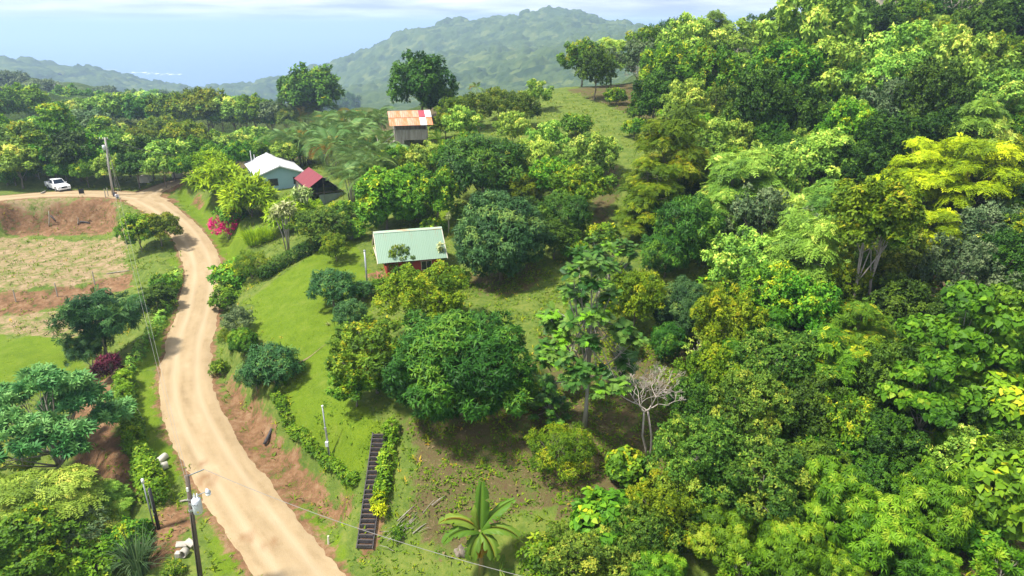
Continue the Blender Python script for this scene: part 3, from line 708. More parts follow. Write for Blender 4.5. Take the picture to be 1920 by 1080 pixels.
def leaf_arrays(P, D, Nn, S, tmpl, tint):
    tv, tf = T[tmpl]
    D = nrm(D); X = nrm(np.cross(D, Nn)); Z = np.cross(X, D)
    V = P[:, None] + S[:, None, None] * (tv[None, :, 0:1] * X[:, None] + tv[None, :, 1:2] * D[:, None] + tv[None, :, 2:3] * Z[:, None])
    n, m = V.shape[:2]
    F = tf[None] + (np.arange(n) * m)[:, None, None]
    return V.reshape(-1, 3), F.reshape(-1, 3), np.repeat(tint, m)
def snoise(p, wl, k):
    return wob(p[:, 0] + .7 * p[:, 2], p[:, 1] - .6 * p[:, 2], wl, 5, k)
def foliage(rng, lobes, dens, per, size, tmpl, spread=(30, 95), droop=.25, up=.5, shell=.35, gap=.35, jit=.12, flat=0., low=-.55, keep=.12):
    """rosettes of leaves on the outside of a set of ellipsoid lobes (cx,cy,cz,rx,rz)"""
    Ls = np.array(lobes, float); Ps = []; As = []; Ti = []
    for i, (cx, cyy, cz, rx, rz) in enumerate(Ls):
        n = max(6, int(dens * 4 * math.pi * (rx * rx * .6 + rx * rz * .4)))
        z = rng.uniform(low, 1, n); a = rng.uniform(0, 2 * math.pi, n); s = np.sqrt(1 - z * z)
        d = np.stack([s * np.cos(a), s * np.sin(a), z], -1)
        rad = 1.03 - shell * rng.random(n) ** 1.6
        p = np.array((cx, cyy, cz)) + d * np.array((rx, rx, rz)) * rad[:, None]
        ok = np.ones(n, bool)
        for j, (ax, ay, az, br, bz) in enumerate(Ls):
            if j == i: continue
            q = ((p - (ax, ay, az)) / (br, br, bz)); ok &= ((q ** 2).sum(1) > .62) | (rng.random(n) < keep)
        ok &= (snoise(p, rx * .9 + .3, i % 7) > -1 + gap * 1.2 + .25 * rng.random(n) - .1) if gap > 0 else True
        p = p[ok]; d = d[ok]
        Ps.append(p); As.append(nrm(d * (1, 1, 1 - flat) * .9 + np.array((0, 0, up)) + rng.normal(0, .28, p.shape)))
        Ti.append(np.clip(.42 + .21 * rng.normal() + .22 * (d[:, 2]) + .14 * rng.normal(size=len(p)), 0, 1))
    P = np.concatenate(Ps); A = np.concatenate(As); ti = np.concatenate(Ti); n = len(P)
    e1 = nrm(np.cross(A, np.array((.3, .9, .2)))); e2 = np.cross(A, e1)
    P = np.repeat(P, per, 0); A = np.repeat(A, per, 0); e1 = np.repeat(e1, per, 0); e2 = np.repeat(e2, per, 0)
    N = n * per
    ph = (np.tile(np.arange(per) * 2.4, n) + np.repeat(rng.uniform(0, 6.3, n), per) + rng.normal(0, .25, N))
    th = np.radians(rng.uniform(spread[0], spread[1], N))
    D = A * np.cos(th)[:, None] + (e1 * np.cos(ph)[:, None] + e2 * np.sin(ph)[:, None]) * np.sin(th)[:, None]
    D[:, 2] -= droop * rng.uniform(.5, 1.5, N); D = nrm(D)
    Nn = A + np.array((0, 0, .35)) + rng.normal(0, .15, A.shape)
    S = size * rng.uniform(.7, 1.25, N)
    P = P + rng.normal(0, jit, P.shape) * size
    tint = np.clip(np.repeat(ti, per) + rng.normal(0, .13, N) + .5 * (rng.random(N) < .005), 0, 1)
    return leaf_arrays(P, D, Nn, S, tmpl, tint)
def join(arrs):
    V = []; F = []; Tn = []; o = 0
    for v, f, t in arrs:
        V.append(v); F.append(f + o); Tn.append(t); o += len(v)
    return np.concatenate(V), np.concatenate(F), np.concatenate(Tn)

def dome_lobes(rng, Rr, z0, z1, n, rl=(.36, .5), irr=.15, flat=1.0, fill=True, zpow=1.0):
    zc = (z0 + z1) / 2; hz = (z1 - z0) / 2; L = []
    for i in range(n):
        z = 1 - 1.65 * ((i + .5) / n) ** zpow; a = i * 2.39996 + rng.uniform(-.4, .4); s = math.sqrt(max(0, 1 - z * z))
        r = rng.uniform(*rl) * Rr; k = 1 + rng.normal(0, irr)
        L.append((s * math.cos(a) * (Rr - r) * k, s * math.sin(a) * (Rr - r) * k, zc + z * (hz - r * flat * .8) * (1 + .3 * rng.normal(0, irr)), r, r * flat * min(1.0, hz / Rr * 1.15)))
    if fill: L.append((0, 0, zc + hz * .1, Rr * .55, hz * .62))
    for i in range(int(n * irr * 4)):
        z = rng.uniform(-.35, .95); a = rng.uniform(0, 6.28); q = math.sqrt(1 - z * z); r = rng.uniform(.10, .17) * Rr; k = rng.uniform(.92, 1.12)
        L.append((q * math.cos(a) * Rr * k, q * math.sin(a) * Rr * k, zc + z * hz * k, r, r))
    return L
def tier_lobes(rng, Rr, z0, z1, n, rl=(.28, .45), flat=.38):
    L = []
    for i in range(n):
        f = (i + .5) / n; z = z1 - (z1 - z0) * f ** .9; a = i * 2.39996 + rng.uniform(-.5, .5)
        ring = Rr * (.15 + .72 * math.sqrt(f)) * rng.uniform(.75, 1.05); r = rng.uniform(*rl) * Rr
        L.append((ring * math.cos(a), ring * math.sin(a), z + rng.normal(0, .12 * (z1 - z0)) - .0 * f, r, r * flat))
    return L
def trunk_mb(rng, lobes, h0, r0, lean=(0, 0), nlimb=9, stems=1, wig=.12, twig=.02):
    mb = MB(); Ls = sorted(lobes, key=lambda l: -l[3])[:nlimb]
    for s in range(stems):
        ox, oy = (rng.normal(0, r0 * 1.5), rng.normal(0, r0 * 1.5)) if stems > 1 else (0, 0)
        tx, ty = (lean[0] + (rng.normal(0, .25 * h0) if stems > 1 else 0), lean[1] + (rng.normal(0, .25 * h0) if stems > 1 else 0))
        pts = []
        for i in range(5):
            t = i / 4; pts.append((ox + tx * t * t + wig * rng.normal() * (i > 0) * .6, oy + ty * t * t + wig * rng.normal() * (i > 0) * .6, -.35 + (h0 + .35) * t))
        rr = [r0 * (1.35 if i == 0 else 1.0 - .13 * i) for i in range(5)]
        mb.tube(pts, rr, 7)
        for j, l in enumerate(Ls):
            if j % stems != s: continue
            k = int(rng.integers(2, 5)); a = Vector(pts[k]); b = Vector((l[0], l[1], l[2] + .2 * l[4])); c = a.lerp(b, .5) + Vector((0, 0, -.10 * (b - a).length)) + Vector((rng.normal() * wig, rng.normal() * wig, 0))
            q = []; rb = rr[k] * .55
            for i in range(6):
                t = i / 5; q.append(a * (1 - t) ** 2 + c * 2 * t * (1 - t) + b * t * t)
            mb.tube(q, [max(twig, rb * (1 - .8 * i / 5)) for i in range(6)], 5)
            for w in range(3):
                e = q[4] + Vector((rng.normal(), rng.normal(), abs(rng.normal()) * .6)) * l[3] * .55
                mb.tube([q[3 if w else 4], (q[4] + e) / 2 + Vector((0, 0, .05)), e], [max(twig, rb * .3), max(twig, rb * .2), twig * .6], 4, False)
    return mb

PROTO = {}
def proto(kind, trunk_me, crown_me, Rn, Hn, ch, name, phrase, cat='tree'):
    PROTO.setdefault(kind, dict(v=[], name=name, phrase=phrase, cat=cat))['v'].append((trunk_me, crown_me, Rn, Hn, ch))
def make(kind, seed, Rn, Hn, z0, lob, fol, lm, name, phrase, h0=None, r0=.16, barkm=None, cat='tree', lean=(0, 0), nlimb=9, stems=1, extra=None):
    rng = np.random.default_rng(seed)
    lobes = lob(rng)
    arr = [foliage(rng, lobes, **fol)]
    if extra: arr += extra(rng, lobes)
    V, F, ti = join(arr)
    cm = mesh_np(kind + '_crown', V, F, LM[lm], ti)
    tm = trunk_mb(rng, lobes, h0 if h0 else Hn * .45, r0, lean, nlimb, stems).mesh(kind + '_trunk', barkm or bark, True)
    proto(kind, tm, cm, Rn, Hn, (z0 + Hn) / 2, name, phrase, cat)

# mangoes: dense domes of lance-leaf rosettes
make('mango_big', 11, 5, 7.6, .5, lambda r: dome_lobes(r, 5, .4, 7.6, 30, (.24, .36), .08), dict(dens=5.5, per=11, size=.42, tmpl='lance', spread=(40, 100), droop=.2, gap=.10, shell=.3, keep=.05, low=-.85), 'mango', 'mango_tree', 'dark green dome-shaped mango tree')
make('mango', 12, 4, 8, .5, lambda r: dome_lobes(r, 4, .3, 8, 46, (.22, .29), .03), dict(dens=8, per=9, size=.38, tmpl='lance', spread=(40, 110), droop=.45, gap=0, shell=.3, keep=.05, low=-.85), 'mango2', 'mango_tree', 'blue-green rounded mango tree')
for sd in (13, 14):
    make('mango_dark', sd, 4, 7, .8, lambda r: dome_lobes(r, 4, .6, 7, 16, (.3, .48), .16), dict(dens=5, per=8, size=.45, tmpl='lance', spread=(40, 105), droop=.3, gap=.2, shell=.35, keep=.06, low=-.7), 'mango', 'dark_tree', 'dense dark green rounded tree')
make('mango_small', 15, 2, 3.2, .2, lambda r: dome_lobes(r, 2, .2, 3.2, 13, (.32, .5), .1), dict(dens=11, per=9, size=.30, tmpl='lance', spread=(40, 105), droop=.25, gap=.12, keep=.08), 'mango2', 'mango_sapling', 'low blue-green mango bush', cat='bush', r0=.1)
make('glossy', 16, 3.5, 6.5, .4, lambda r: dome_lobes(r, 3.5, .4, 6.5, 20, (.3, .42), .08), dict(dens=9, per=6, size=.36, tmpl='oval', spread=(30, 95), droop=.2, gap=.1, keep=.05, low=-.8), 'broad', 'rounded_tree', 'round dense glossy-leaved tree')
# broad-leaved forest trees
for sd in (21, 22, 23):
    make('broad', sd, 3.5, 7.5, 1.6, lambda r: dome_lobes(r, 3.5, 1.6, 7.5, 22, (.18, .36), .36), dict(dens=9.5, per=6, size=.32, tmpl='oval', spread=(25, 100), droop=.25, gap=.45), 'broad', 'leafy_tree', 'mid-green leafy tree', r0=.15)
for sd in (24, 25, 26):
    make('light', sd, 3.5, 7.5, 1.4, lambda r: dome_lobes(r, 3.5, 1.4, 7.5, 22, (.18, .36), .36), dict(dens=7.5, per=5, size=.35, tmpl='broad', spread=(30, 110), droop=.45, gap=.45), 'light', 'pale_leafy_tree', 'pale green large-leaved tree', r0=.14, barkm=bark_pale)
for sd in (27, 28):
    make('dark', sd, 3.5, 8, 1.6, lambda r: dome_lobes(r, 3.5, 1.6, 8, 20, (.20, .38), .32), dict(dens=9, per=6, size=.31, tmpl='oval', spread=(25, 100), droop=.2, gap=.36), 'dark', 'dark_leafy_tree', 'dark green leafy tree', r0=.17)
for sd in (29, 30):
    make('grey', sd, 3.5, 7, 1.4, lambda r: dome_lobes(r, 3.5, 1.4, 7, 20, (.18, .34), .38), dict(dens=7, per=6, size=.30, tmpl='oval', spread=(25, 100), droop=.2, gap=.5), 'grey', 'greyish_tree', 'thin-leaved grey-green tree', r0=.12, barkm=bark_pale, nlimb=14)
for sd in (31, 32, 33):
    make('olive', sd, 3.8, 7, 1.0, lambda r: dome_lobes(r, 3.8, 1.0, 7, 24, (.18, .34), .34), dict(dens=11, per=6, size=.25, tmpl='oval', spread=(25, 100), droop=.25, gap=.42), 'olive', 'olive_green_tree', 'olive-green small-leaved tree', r0=.14)
for sd in (34, 35):
    make('fine', sd, 3.2, 6, .8, lambda r: dome_lobes(r, 3.2, .8, 6, 24, (.18, .34), .34), dict(dens=14, per=6, size=.21, tmpl='oval', spread=(25, 100), droop=.2, gap=.36), 'fine', 'small_leaved_tree', 'yellow-green fine-leaved tree', r0=.12, barkm=bark_pale)
# feathery layered trees
for sd in (41, 42, 43):
    make('feather', sd, 4, 7, 2.2, lambda r: tier_lobes(r, 4, 2.6, 6.8, 22, (.25, .4), .42), dict(dens=4.4, per=3, size=.75, tmpl='pinnate', spread=(55, 100), droop=.28, up=1.2, gap=.25, low=-.25, keep=.2, shell=.5), 'light', 'feathery_tree', 'pale green feathery tree', r0=.13, barkm=bark_pale, nlimb=14)
for sd in (44, 45):
    make('feather_olive', sd, 4, 7.5, 1.6, lambda r: tier_lobes(r, 4, 1.6, 7.3, 28, (.24, .38), .45), dict(dens=4.6, per=3, size=.65, tmpl='pinnate', spread=(55, 100), droop=.25, up=1.1, gap=.2, low=-.3, keep=.2, shell=.5), 'olive', 'feathery_olive_tree', 'olive feathery layered tree', r0=.14, nlimb=14)
for sd in (46, 47):
    make('feather_yellow', sd, 4, 6.5, 2.2, lambda r: tier_lobes(r, 4, 2.6, 6.3, 26, (.24, .36), .40), dict(dens=4.8, per=3, size=.6, tmpl='pinnate', spread=(60, 100), droop=.2, up=1.3, gap=.2, low=-.2, keep=.2, shell=.5), 'yellow', 'yellow_feathery_tree', 'yellow-green feathery flat-topped tree', r0=.13, nlimb=14)
for sd in (48,):
    make('feather_green', sd, 3.8, 7, 1.2, lambda r: tier_lobes(r, 3.8, 1.4, 6.8, 26, (.24, .4), .45), dict(dens=4.6, per=3, size=.62, tmpl='pinnate', spread=(55, 100), droop=.25, up=1.1, gap=.25, low=-.3, keep=.2, shell=.5), 'broad', 'feathery_green_tree', 'fresh green feathery tree', r0=.13, nlimb=14)
# big hanging leaves
for sd in (51, 52):
    make('droop', sd, 3.5, 8, 2.4, lambda r: tier_lobes(r, 3.5, 2.8, 7.8, 20, (.24, .38), .55), dict(dens=5.2, per=6, size=.42, tmpl='heart', spread=(70, 120), droop=.75, up=.9, gap=.2, low=-.3, keep=.1), 'bright', 'hanging_leaf_tree', 'bright green tree with hanging leaves', r0=.13, barkm=bark_pale, nlimb=14)
for sd in (53, 54):
    make('heart', sd, 2.5, 4.5, .3, lambda r: dome_lobes(r, 2.5, .3, 4.5, 12, (.32, .5), .2), dict(dens=5, per=5, size=.44, tmpl='heart', spread=(50, 110), droop=.5, gap=.3), 'broad', 'heart_leaf_shrub', 'shrub with big heart-shaped leaves', r0=.08)
for sd in (55, 56):
    make('palmate', sd, 2.8, 5, .4, lambda r: dome_lobes(r, 2.8, .4, 5, 14, (.3, .46), .15), dict(dens=5.6, per=5, size=.36, tmpl='palmate5', spread=(45, 110), droop=.35, gap=.25), 'bright', 'fan_leaf_shrub', 'vivid green shrub with fan-shaped leaves', r0=.09, stems=3)
make('cecropia_wide', 57, 5, 7, 1.5, lambda r: tier_lobes(r, 5, 3.4, 6.8, 34, (.13, .22), .5), dict(dens=3.0, per=4, size=.40, tmpl='palmate', spread=(10, 45), droop=.05, up=1.4, gap=.15, low=.0, shell=.6, keep=.3), 'cecropia', 'umbrella_tree', 'spreading tree with umbrella-like blue-green leaves', h0=3.6, r0=.16, barkm=bark_pale, nlimb=30, lean=(.6, .2))
make('cecropia', 58, 2.4, 5.5, 2.5, lambda r: tier_lobes(r, 2.4, 3, 5.3, 9, (.2, .32), .5), dict(dens=2.6, per=3, size=.62, tmpl='palmate', spread=(10, 45), droop=.05, up=1.4, gap=0, low=.0, shell=.6, keep=.4), 'bright', 'umbrella_leaf_tree', 'young tree with large star-shaped leaves', h0=3, r0=.09, barkm=bark_pale)
make('tulip', 59, 3, 6.5, 1.8, lambda r: dome_lobes(r, 3, 2.0, 6.5, 13, (.26, .4), .28), dict(dens=5, per=4, size=.62, tmpl='pinnate', spread=(40, 100), droop=.4, gap=.3, shell=.4), 'mango2', 'compound_leaf_tree', 'dark tree with long compound leaves', r0=.10, stems=3, barkm=bark_pale)
# shrubs
for sd in (61, 62, 63):
    make('shrub', sd, 1.5, 2.2, .05, lambda r: dome_lobes(r, 1.5, .05, 2.2, 10, (.34, .5), .2), dict(dens=13, per=5, size=.26, tmpl='oval', droop=.2, gap=.3), 'broad', 'leafy_shrub', 'low leafy green shrub', cat='bush', r0=.05, stems=2)
for sd in (64, 65):
    make('shrub_light', sd, 1.5, 2.2, .05, lambda r: dome_lobes(r, 1.5, .05, 2.2, 10, (.34, .5), .2), dict(dens=12, per=5, size=.27, tmpl='oval', droop=.25, gap=.3), 'bright', 'bright_shrub', 'bright yellow-green shrub', cat='bush', r0=.05, stems=2)
make('shrub_fine', 66, 2.2, 3.4, .05, lambda r: dome_lobes(r, 2.2, .05, 3.4, 16, (.28, .42), .1), dict(dens=26, per=6, size=.17, tmpl='lance', droop=.3, gap=.2), 'olive', 'fine_leaved_bush', 'rounded yellow-green fine-leaved bush', cat='bush', r0=.05, stems=3)
make('weep', 67, 2.6, 3.6, .1, lambda r: dome_lobes(r, 2.6, .2, 3.6, 14, (.3, .46), .2), dict(dens=7, per=4, size=.85, tmpl='lance', spread=(20, 75), droop=.5, up=.8, gap=.15, low=-.3), 'weep', 'weeping_bush', 'bright lime-green weeping bush', cat='bush', r0=.06, stems=3)
make('purple', 68, 1.1, 2.0, .1, lambda r: dome_lobes(r, 1.1, .1, 2.0, 7, (.4, .55), .15), dict(dens=14, per=6, size=.34, tmpl='lance', spread=(15, 70), droop=.1, up=.9, gap=.1), 'purple', 'purple_shrub', 'dark red-purple leaved shrub', cat='bush', r0=.04, stems=3)
make('bougain', 69, 1.6, 2.2, .1, lambda r: dome_lobes(r, 1.6, .2, 2.2, 14, (.2, .32), .35), dict(dens=12, per=5, size=.18, tmpl='oval', gap=.6), 'magenta', 'bougainvillea', 'magenta flowering bougainvillea shrub', cat='bush', r0=.04, stems=4)
# forest in the middle distance
for sd, lm, ph in ((71, 'broad', 'leafy green tree'), (72, 'light', 'pale green crowned tree'), (73, 'dark', 'dark crowned tree'), (74, 'olive', 'yellowish crowned tree'), (75, 'broad', 'broad crowned tree'), (76, 'grey', 'grey-green crowned tree')):
    make('far_' + lm + ('2' if sd == 75 else ''), sd, 5, 10, 2.5, (lambda r: dome_lobes(r, 5, 3, 10, 17, (.24, .42), .22)) if sd != 75 else (lambda r: tier_lobes(r, 5, 4, 9.8, 20, (.26, .4), .5)), dict(dens=3.4, per=5, size=.62, tmpl='oval', gap=.3, droop=.25), lm, 'forest_tree', ph, r0=.2)
# white-barked half-bare tree
make('bare_leafy', 77, 3.2, 6, 2, lambda r: dome_lobes(r, 3.2, 2, 6, 16, (.25, .4), .3), dict(dens=1.0, per=3, size=.3, tmpl='oval', gap=.5), 'light', 'half_bare_tree', 'half-bare tree with pale branches', r0=.16, barkm=bark_white, nlimb=16, stems=2)

# ------------------------------------------------------------------ placing trees
PLANTS = []      # (object, kind, u, v)
_n = {}
def put(kind, x, y, s, rz=None, label=None, group=None, variant=None, zs=1.0, sink=0.0, name=None):
    pr = PROTO[kind]; i = _n.get(kind, 0); _n[kind] = i + 1
    tm, cm, Rn, Hn, ch = pr['v'][(i if variant is None else variant) % len(pr['v'])]
    o = empty(name or pr['name'], (x, y, float(H(x, y)) - sink), random.uniform(0, 6.28) if rz is None else rz)
    o.scale = (s * random.uniform(.93, 1.07), s * random.uniform(.93, 1.07), s * zs)
    obj('trunk', tm, o); obj('crown', cm, o)
    o['category'] = pr['cat']
    if label: o['label'] = label
    if group: o['group'] = group
    u, v, _ = project((x, y, o.location.z + ch * s * zs))
    PLANTS.append((o, kind, u, v)); return o
def plant(kind, u, v, rpx, label=None, zs=1.0, group=None, variant=None, rz=None, name=None):
    """stand a tree so that its crown centre is seen at photo pixel (u,v) with radius rpx"""
    tm, cm, Rn, Hn, ch = PROTO[kind]['v'][0 if variant is None else variant % len(PROTO[kind]['v'])]
    d = ray(u, v); P = d[None] * TS[:, None]; s = rpx * TS / FPX / Rn
    gap = CAMZ + P[:, 2] - H(P[:, 0], P[:, 1]) - ch * s * zs
    k = np.where(gap <= 0)[0]; i = k[0] if len(k) else int(np.argmin(gap / TS))
    return put(kind, P[i, 0], P[i, 1], s[i], rz, label, group, variant, zs, name=name)
def base(kind, u, v, hpx, label=None, zs=1.0, group=None, variant=None, rz=None):
    """stand a tree with its foot at photo pixel (u,v), hpx tall"""
    p = ground_px(u, v); dep = project(p)[2]; Hn = PROTO[kind]['v'][0][3]
    return put(kind, p[0], p[1], hpx * dep / FPX / .94 / Hn / zs, rz, label, group, variant, zs)

# --- the trees one would point at, by their own description
plant('mango_big', 862, 684, 134, 'large dark green mango tree beside the top of the black steps')
plant('broad', 702, 664, 76, 'light green tree touching the left side of the large mango', zs=.85, variant=1)
plant('broad', 665, 720, 50, 'thin lower tree at the lawn edge left of the large mango', variant=2, zs=.8)
plant('mango', 938, 443, 92, 'ball-shaped blue-green mango tree right of the green-roofed house', zs=.92)
plant('glossy', 722, 374, 63, 'round dense tree directly behind the green-roofed house')
plant('mango_dark', 905, 318, 78, 'broad dark tree behind and left of the ball-shaped mango', variant=0)
plant('dark', 790, 158, 58, 'dark open-crowned tree on the ridge behind the rust-roofed hut', zs=.95, variant=0)
plant('dark', 818, 185, 32, 'smaller dark tree at the right foot of the ridge tree behind the hut', variant=1)
plant('far_broad', 590, 180, 62, 'tall bright green tree rising above the palm grove')
plant('mango_dark', 640, 195, 38, 'small dark tree on the right shoulder of the tall bright tree', variant=1)
plant('far_dark', 560, 215, 30, 'dark tree at the left foot of the tall bright tree')
plant('olive', 802, 556, 76, 'yellow-green tree in front of the green-roofed house', variant=0, zs=.9)
plant('olive', 746, 486, 26, 'narrow leafy sprout in front of the green roof', variant=1, zs=1.3)
plant('mango_small', 624, 540, 46, 'blue-green mango bush standing alone on the lawn')
plant('mango_small', 655, 590, 34, 'darker grey-green bush just right of the lone lawn mango bush', zs=1.1)
plant('mango_small', 512, 684, 50, 'blue-green mango bush at the bank top above the road')
plant('fine', 598, 424, 50, 'light spreading tree at the far end of the clipped hedge', zs=.75)
plant('olive', 628, 462, 26, 'small thin yellow-green tree on the lawn by the hedge end', zs=1.1)
plant('mango_dark', 1056, 400, 52, 'dark tree just right of the ball-shaped mango', variant=1)
plant('broad', 820, 365, 42, 'slim dark-green tree between the round tree and the broad dark tree', zs=1.3)
plant('dark', 1040, 445, 40, 'dark low tree at the right edge of the ball-shaped mango', zs=.8)
plant('tulip', 185, 600, 66, 'dark tree with long compound leaves beside the left field')
plant('tulip', 165, 655, 38, 'drooping lower tree against the compound-leaved tree by the field')
plant('broad', 258, 432, 33, 'left of the two trees at the road bend', variant=0)
plant('olive', 297, 428, 36, 'right of the two trees at the road bend, leaning over the road', variant=1, zs=.95)
plant('dark', 292, 556, 30, 'dark shrub-like tree on the left road verge', zs=.7)
plant('shrub_light', 312, 532, 26, 'yellow-green bush on the left road verge')
plant('mango_dark', 262, 566, 24, 'low dark bush at the field corner behind the verge tree', zs=.8)
plant('purple', 205, 690, 25, 'dark red-purple shrub beside the left field')
plant('bougain', 428, 426, 34, 'magenta bougainvillea on the grassy bank right of the road')
plant('shrub_fine', 1055, 848, 62, 'rounded yellow-green bush right of the large mango')
plant('cecropia_wide', 85, 800, 165, 'spreading umbrella-leaved tree at the lower left corner')
plant('feather', 85, 955, 108, 'feathery pale tree below the spreading umbrella-leaved tree', variant=0, zs=.75)
plant('feather', 200, 942, 50, 'small feathery tree left of the transformer pole', variant=1, zs=.8)
plant('broad', 40, 1040, 90, 'leafy tree filling the bottom left corner', variant=0, zs=.8)
plant('grey', 140, 1000, 60, 'grey-green tree with bare twigs in the lower left', zs=.8)
plant('shrub_light', 160, 1062, 52, 'bright yellow-green bush at the bottom edge on the left')
plant('shrub', 245, 1010, 40, 'low leafy bush behind the reed clump')
plant('shrub', 326, 1068, 20, 'small bush by the concrete rings at the bottom left')
for (u, v, r, k, lab) in [
    (412, 338, 42, 'weep', 'lime-green weeping bush nearest the fork in the road'), (468, 372, 50, 'weep', 'largest lime-green weeping bush below the white roof'),
    (545, 402, 40, 'weep', 'lime-green weeping bush below the red roof'), (395, 310, 34, 'weep', 'small lime-green weeping bush at the road cutting'),
    (438, 402, 32, 'shrub', 'dark shrub under the lime-green weeping bushes'), (578, 396, 26, 'weep', 'lime-green bush in front of the dark shed'),
    (435, 520, 40, 'shrub', 'bush overhanging the road at the lower end of the clipped hedge'), (470, 498, 34, 'shrub_fine', 'fine-leaved bush at the lower end of the clipped hedge'),
    (425, 560, 28, 'shrub_light', 'yellowish bush on the bank below the hedge'), (445, 600, 28, 'grey', 'greyish bush on the road bank left of the lawn'), (432, 632, 24, 'shrub_fine', 'olive bush on the road bank left of the lawn'),
    (455, 640, 28, 'palmate', 'fan-leaved shrub on the bank above the road'), (478, 705, 36, 'mango_small', 'dark low bush under the bank-top mango'), (410, 690, 18, 'shrub_light', 'small bright bush at the road edge below the bank'),
    (428, 540, 20, 'light', 'pale-leaved bush at the road edge'), (1172, 878, 42, 'heart', 'bright heart-leaved shrub at the foot of the bare white tree'),
    (1140, 985, 70, 'heart', 'large heart-leaved shrub at the lower centre'), (745, 1000, 16, 'shrub_light', 'small bright plant beside the branch pile'), (680, 545, 22, 'mango_small', 'small dark bush beside the grey post on the lawn'),
    (718, 535, 22, 'shrub_light', 'low bush on the bare patch before the red wall')]:
    plant(k, u, v, r, lab)

# --- right-hand hillside, crown by crown
HILL = """
1450 110 34 bare_leafy|1680 250 36 bare_leafy|1300 240 30 bare_leafy|1850 470 44 bare_leafy|1700 500 40 bare_leafy|1320 660 40 bare_leafy|1240 1000 40 bare_leafy|1840 280 40 bare_leafy|1420 840 44 bare_leafy|1780 200 34 bare_leafy
1093 88 40 broad|1118 132 32 dark|1150 78 42 feather|1200 112 38 grey|1256 36 46 mango_dark|1215 62 42 broad|1300 82 52 light|1252 128 48 broad|1345 62 40 feather|1402 78 46 light|1335 150 56 broad|1228 182 40 dark|1286 196 44 light
1442 56 42 fine|1535 62 82 light|1562 150 68 light|1480 150 66 broad|1424 205 58 dark|1350 205 40 fine|1640 66 48 dark|1712 112 66 light|1622 165 58 light|1790 140 66 light|1690 40 46 broad|1836 60 50 dark|1905 30 52 dark|1885 115 48 broad
1862 190 58 light|1745 195 60 dark|1665 210 56 grey|1505 222 46 dark|1590 248 48 broad|1905 250 44 broad|1832 252 64 feather|1655 275 48 dark|1532 300 58 light|1470 292 42 dark|1402 262 40 fine|1335 268 46 light|1580 60 50 fine|1760 80 50 olive
1262 290 84 feather_olive|1222 365 66 feather_olive|1392 345 84 feather|1452 330 54 light|1342 400 66 feather|1725 325 80 feather_yellow|1835 325 90 feather_yellow|1655 380 72 feather_yellow|1602 320 46 dark|1562 415 80 feather|1478 405 68 feather
1625 450 80 fine|1745 430 66 feather_yellow|1855 425 62 grey|1905 365 50 feather_yellow|1290 430 66 mango_dark|1250 474 52 mango_dark|1228 405 38 mango_dark|1500 480 86 feather|1395 498 58 light|1440 556 56 broad|1282 580 60 mango
1192 560 54 olive|1362 605 66 olive|1500 590 66 broad|1600 640 84 feather_green|1700 580 58 dark|1795 520 66 grey|1882 500 58 dark|1812 640 110 droop|1890 600 64 droop|1735 750 84 droop|1885 760 76 heart|1465 695 88 fine|1412 770 66 fine
1560 705 72 feather_green|1335 700 50 olive|1305 866 86 fine|1425 915 88 fine|1585 800 58 broad|1650 840 60 dark|1802 858 54 light|1690 905 44 cecropia|1562 945 82 palmate|1640 1005 84 palmate|1745 955 84 palmate|1480 1040 66 palmate|1352 1000 70 palmate
1252 955 66 olive|1205 1010 60 fine|1100 1045 78 fine|1020 1062 56 shrub_light|1885 1062 52 cecropia|1872 925 84 heart|1392 1062 46 cecropia|1225 1070 60 palmate|1560 1075 60 palmate|1730 1070 60 palmate|1820 1010 50 heart|1660 720 60 dark|1520 780 60 dark
1300 760 48 dark|1250 640 36 mango_dark|1380 690 50 feather_green|1680 470 50 olive|1560 540 60 olive|1800 590 46 dark|1440 640 50 feather_green|1300 340 40 olive|1440 260 36 dark|1760 260 50 dark|1700 160 50 light|1905 440 46 broad|1905 680 60 broad|1905 860 50 dark
1530 880 56 dark|1280 960 50 dark|1460 980 50 olive|1640 920 50 dark|1780 780 50 dark|1330 920 50 dark
"""
for tok in HILL.replace('\n', '|').split('|'):
    tok = tok.split()
    if len(tok) == 4: plant(tok[3], float(tok[0]), float(tok[1]), float(tok[2]), group='hillside forest trees', zs=random.uniform(.9, 1.3))
# --- gardens and slope in the middle
MID = """
1000 300 44 light|1102 292 44 light|1092 350 46 broad|1040 335 42 broad|975 355 36 olive|1130 285 34 light|945 300 34 dark|870 232 34 light|900 205 34 fine|855 205 30 olive|935 190 30 fine|975 205 34 fine|1005 175 26 light|960 240 34 light|880 285 36 broad
840 300 34 broad|800 300 34 light|770 305 30 olive|1030 260 34 light|1080 235 30 shrub|1190 240 24 shrub|1200 210 26 shrub|1155 180 22 shrub|835 235 26 olive|740 300 30 broad|990 400 30 dark|1130 440 30 shrub|1080 470 26 shrub|780 395 30 shrub_light
815 425 24 shrub|850 520 26 shrub_light|660 430 26 shrub_light|640 395 26 shrub|700 330 34 palmate|770 340 34 broad|870 400 26 shrub|1165 640 30 olive|1015 740 26 shrub|760 520 30 shrub_light|840 575 30 olive
"""
for tok in MID.replace('\n', '|').split('|'):
    tok = tok.split()
    if len(tok) == 4: plant(tok[3], float(tok[0]), float(tok[1]), float(tok[2]), group='garden trees on the middle slope')
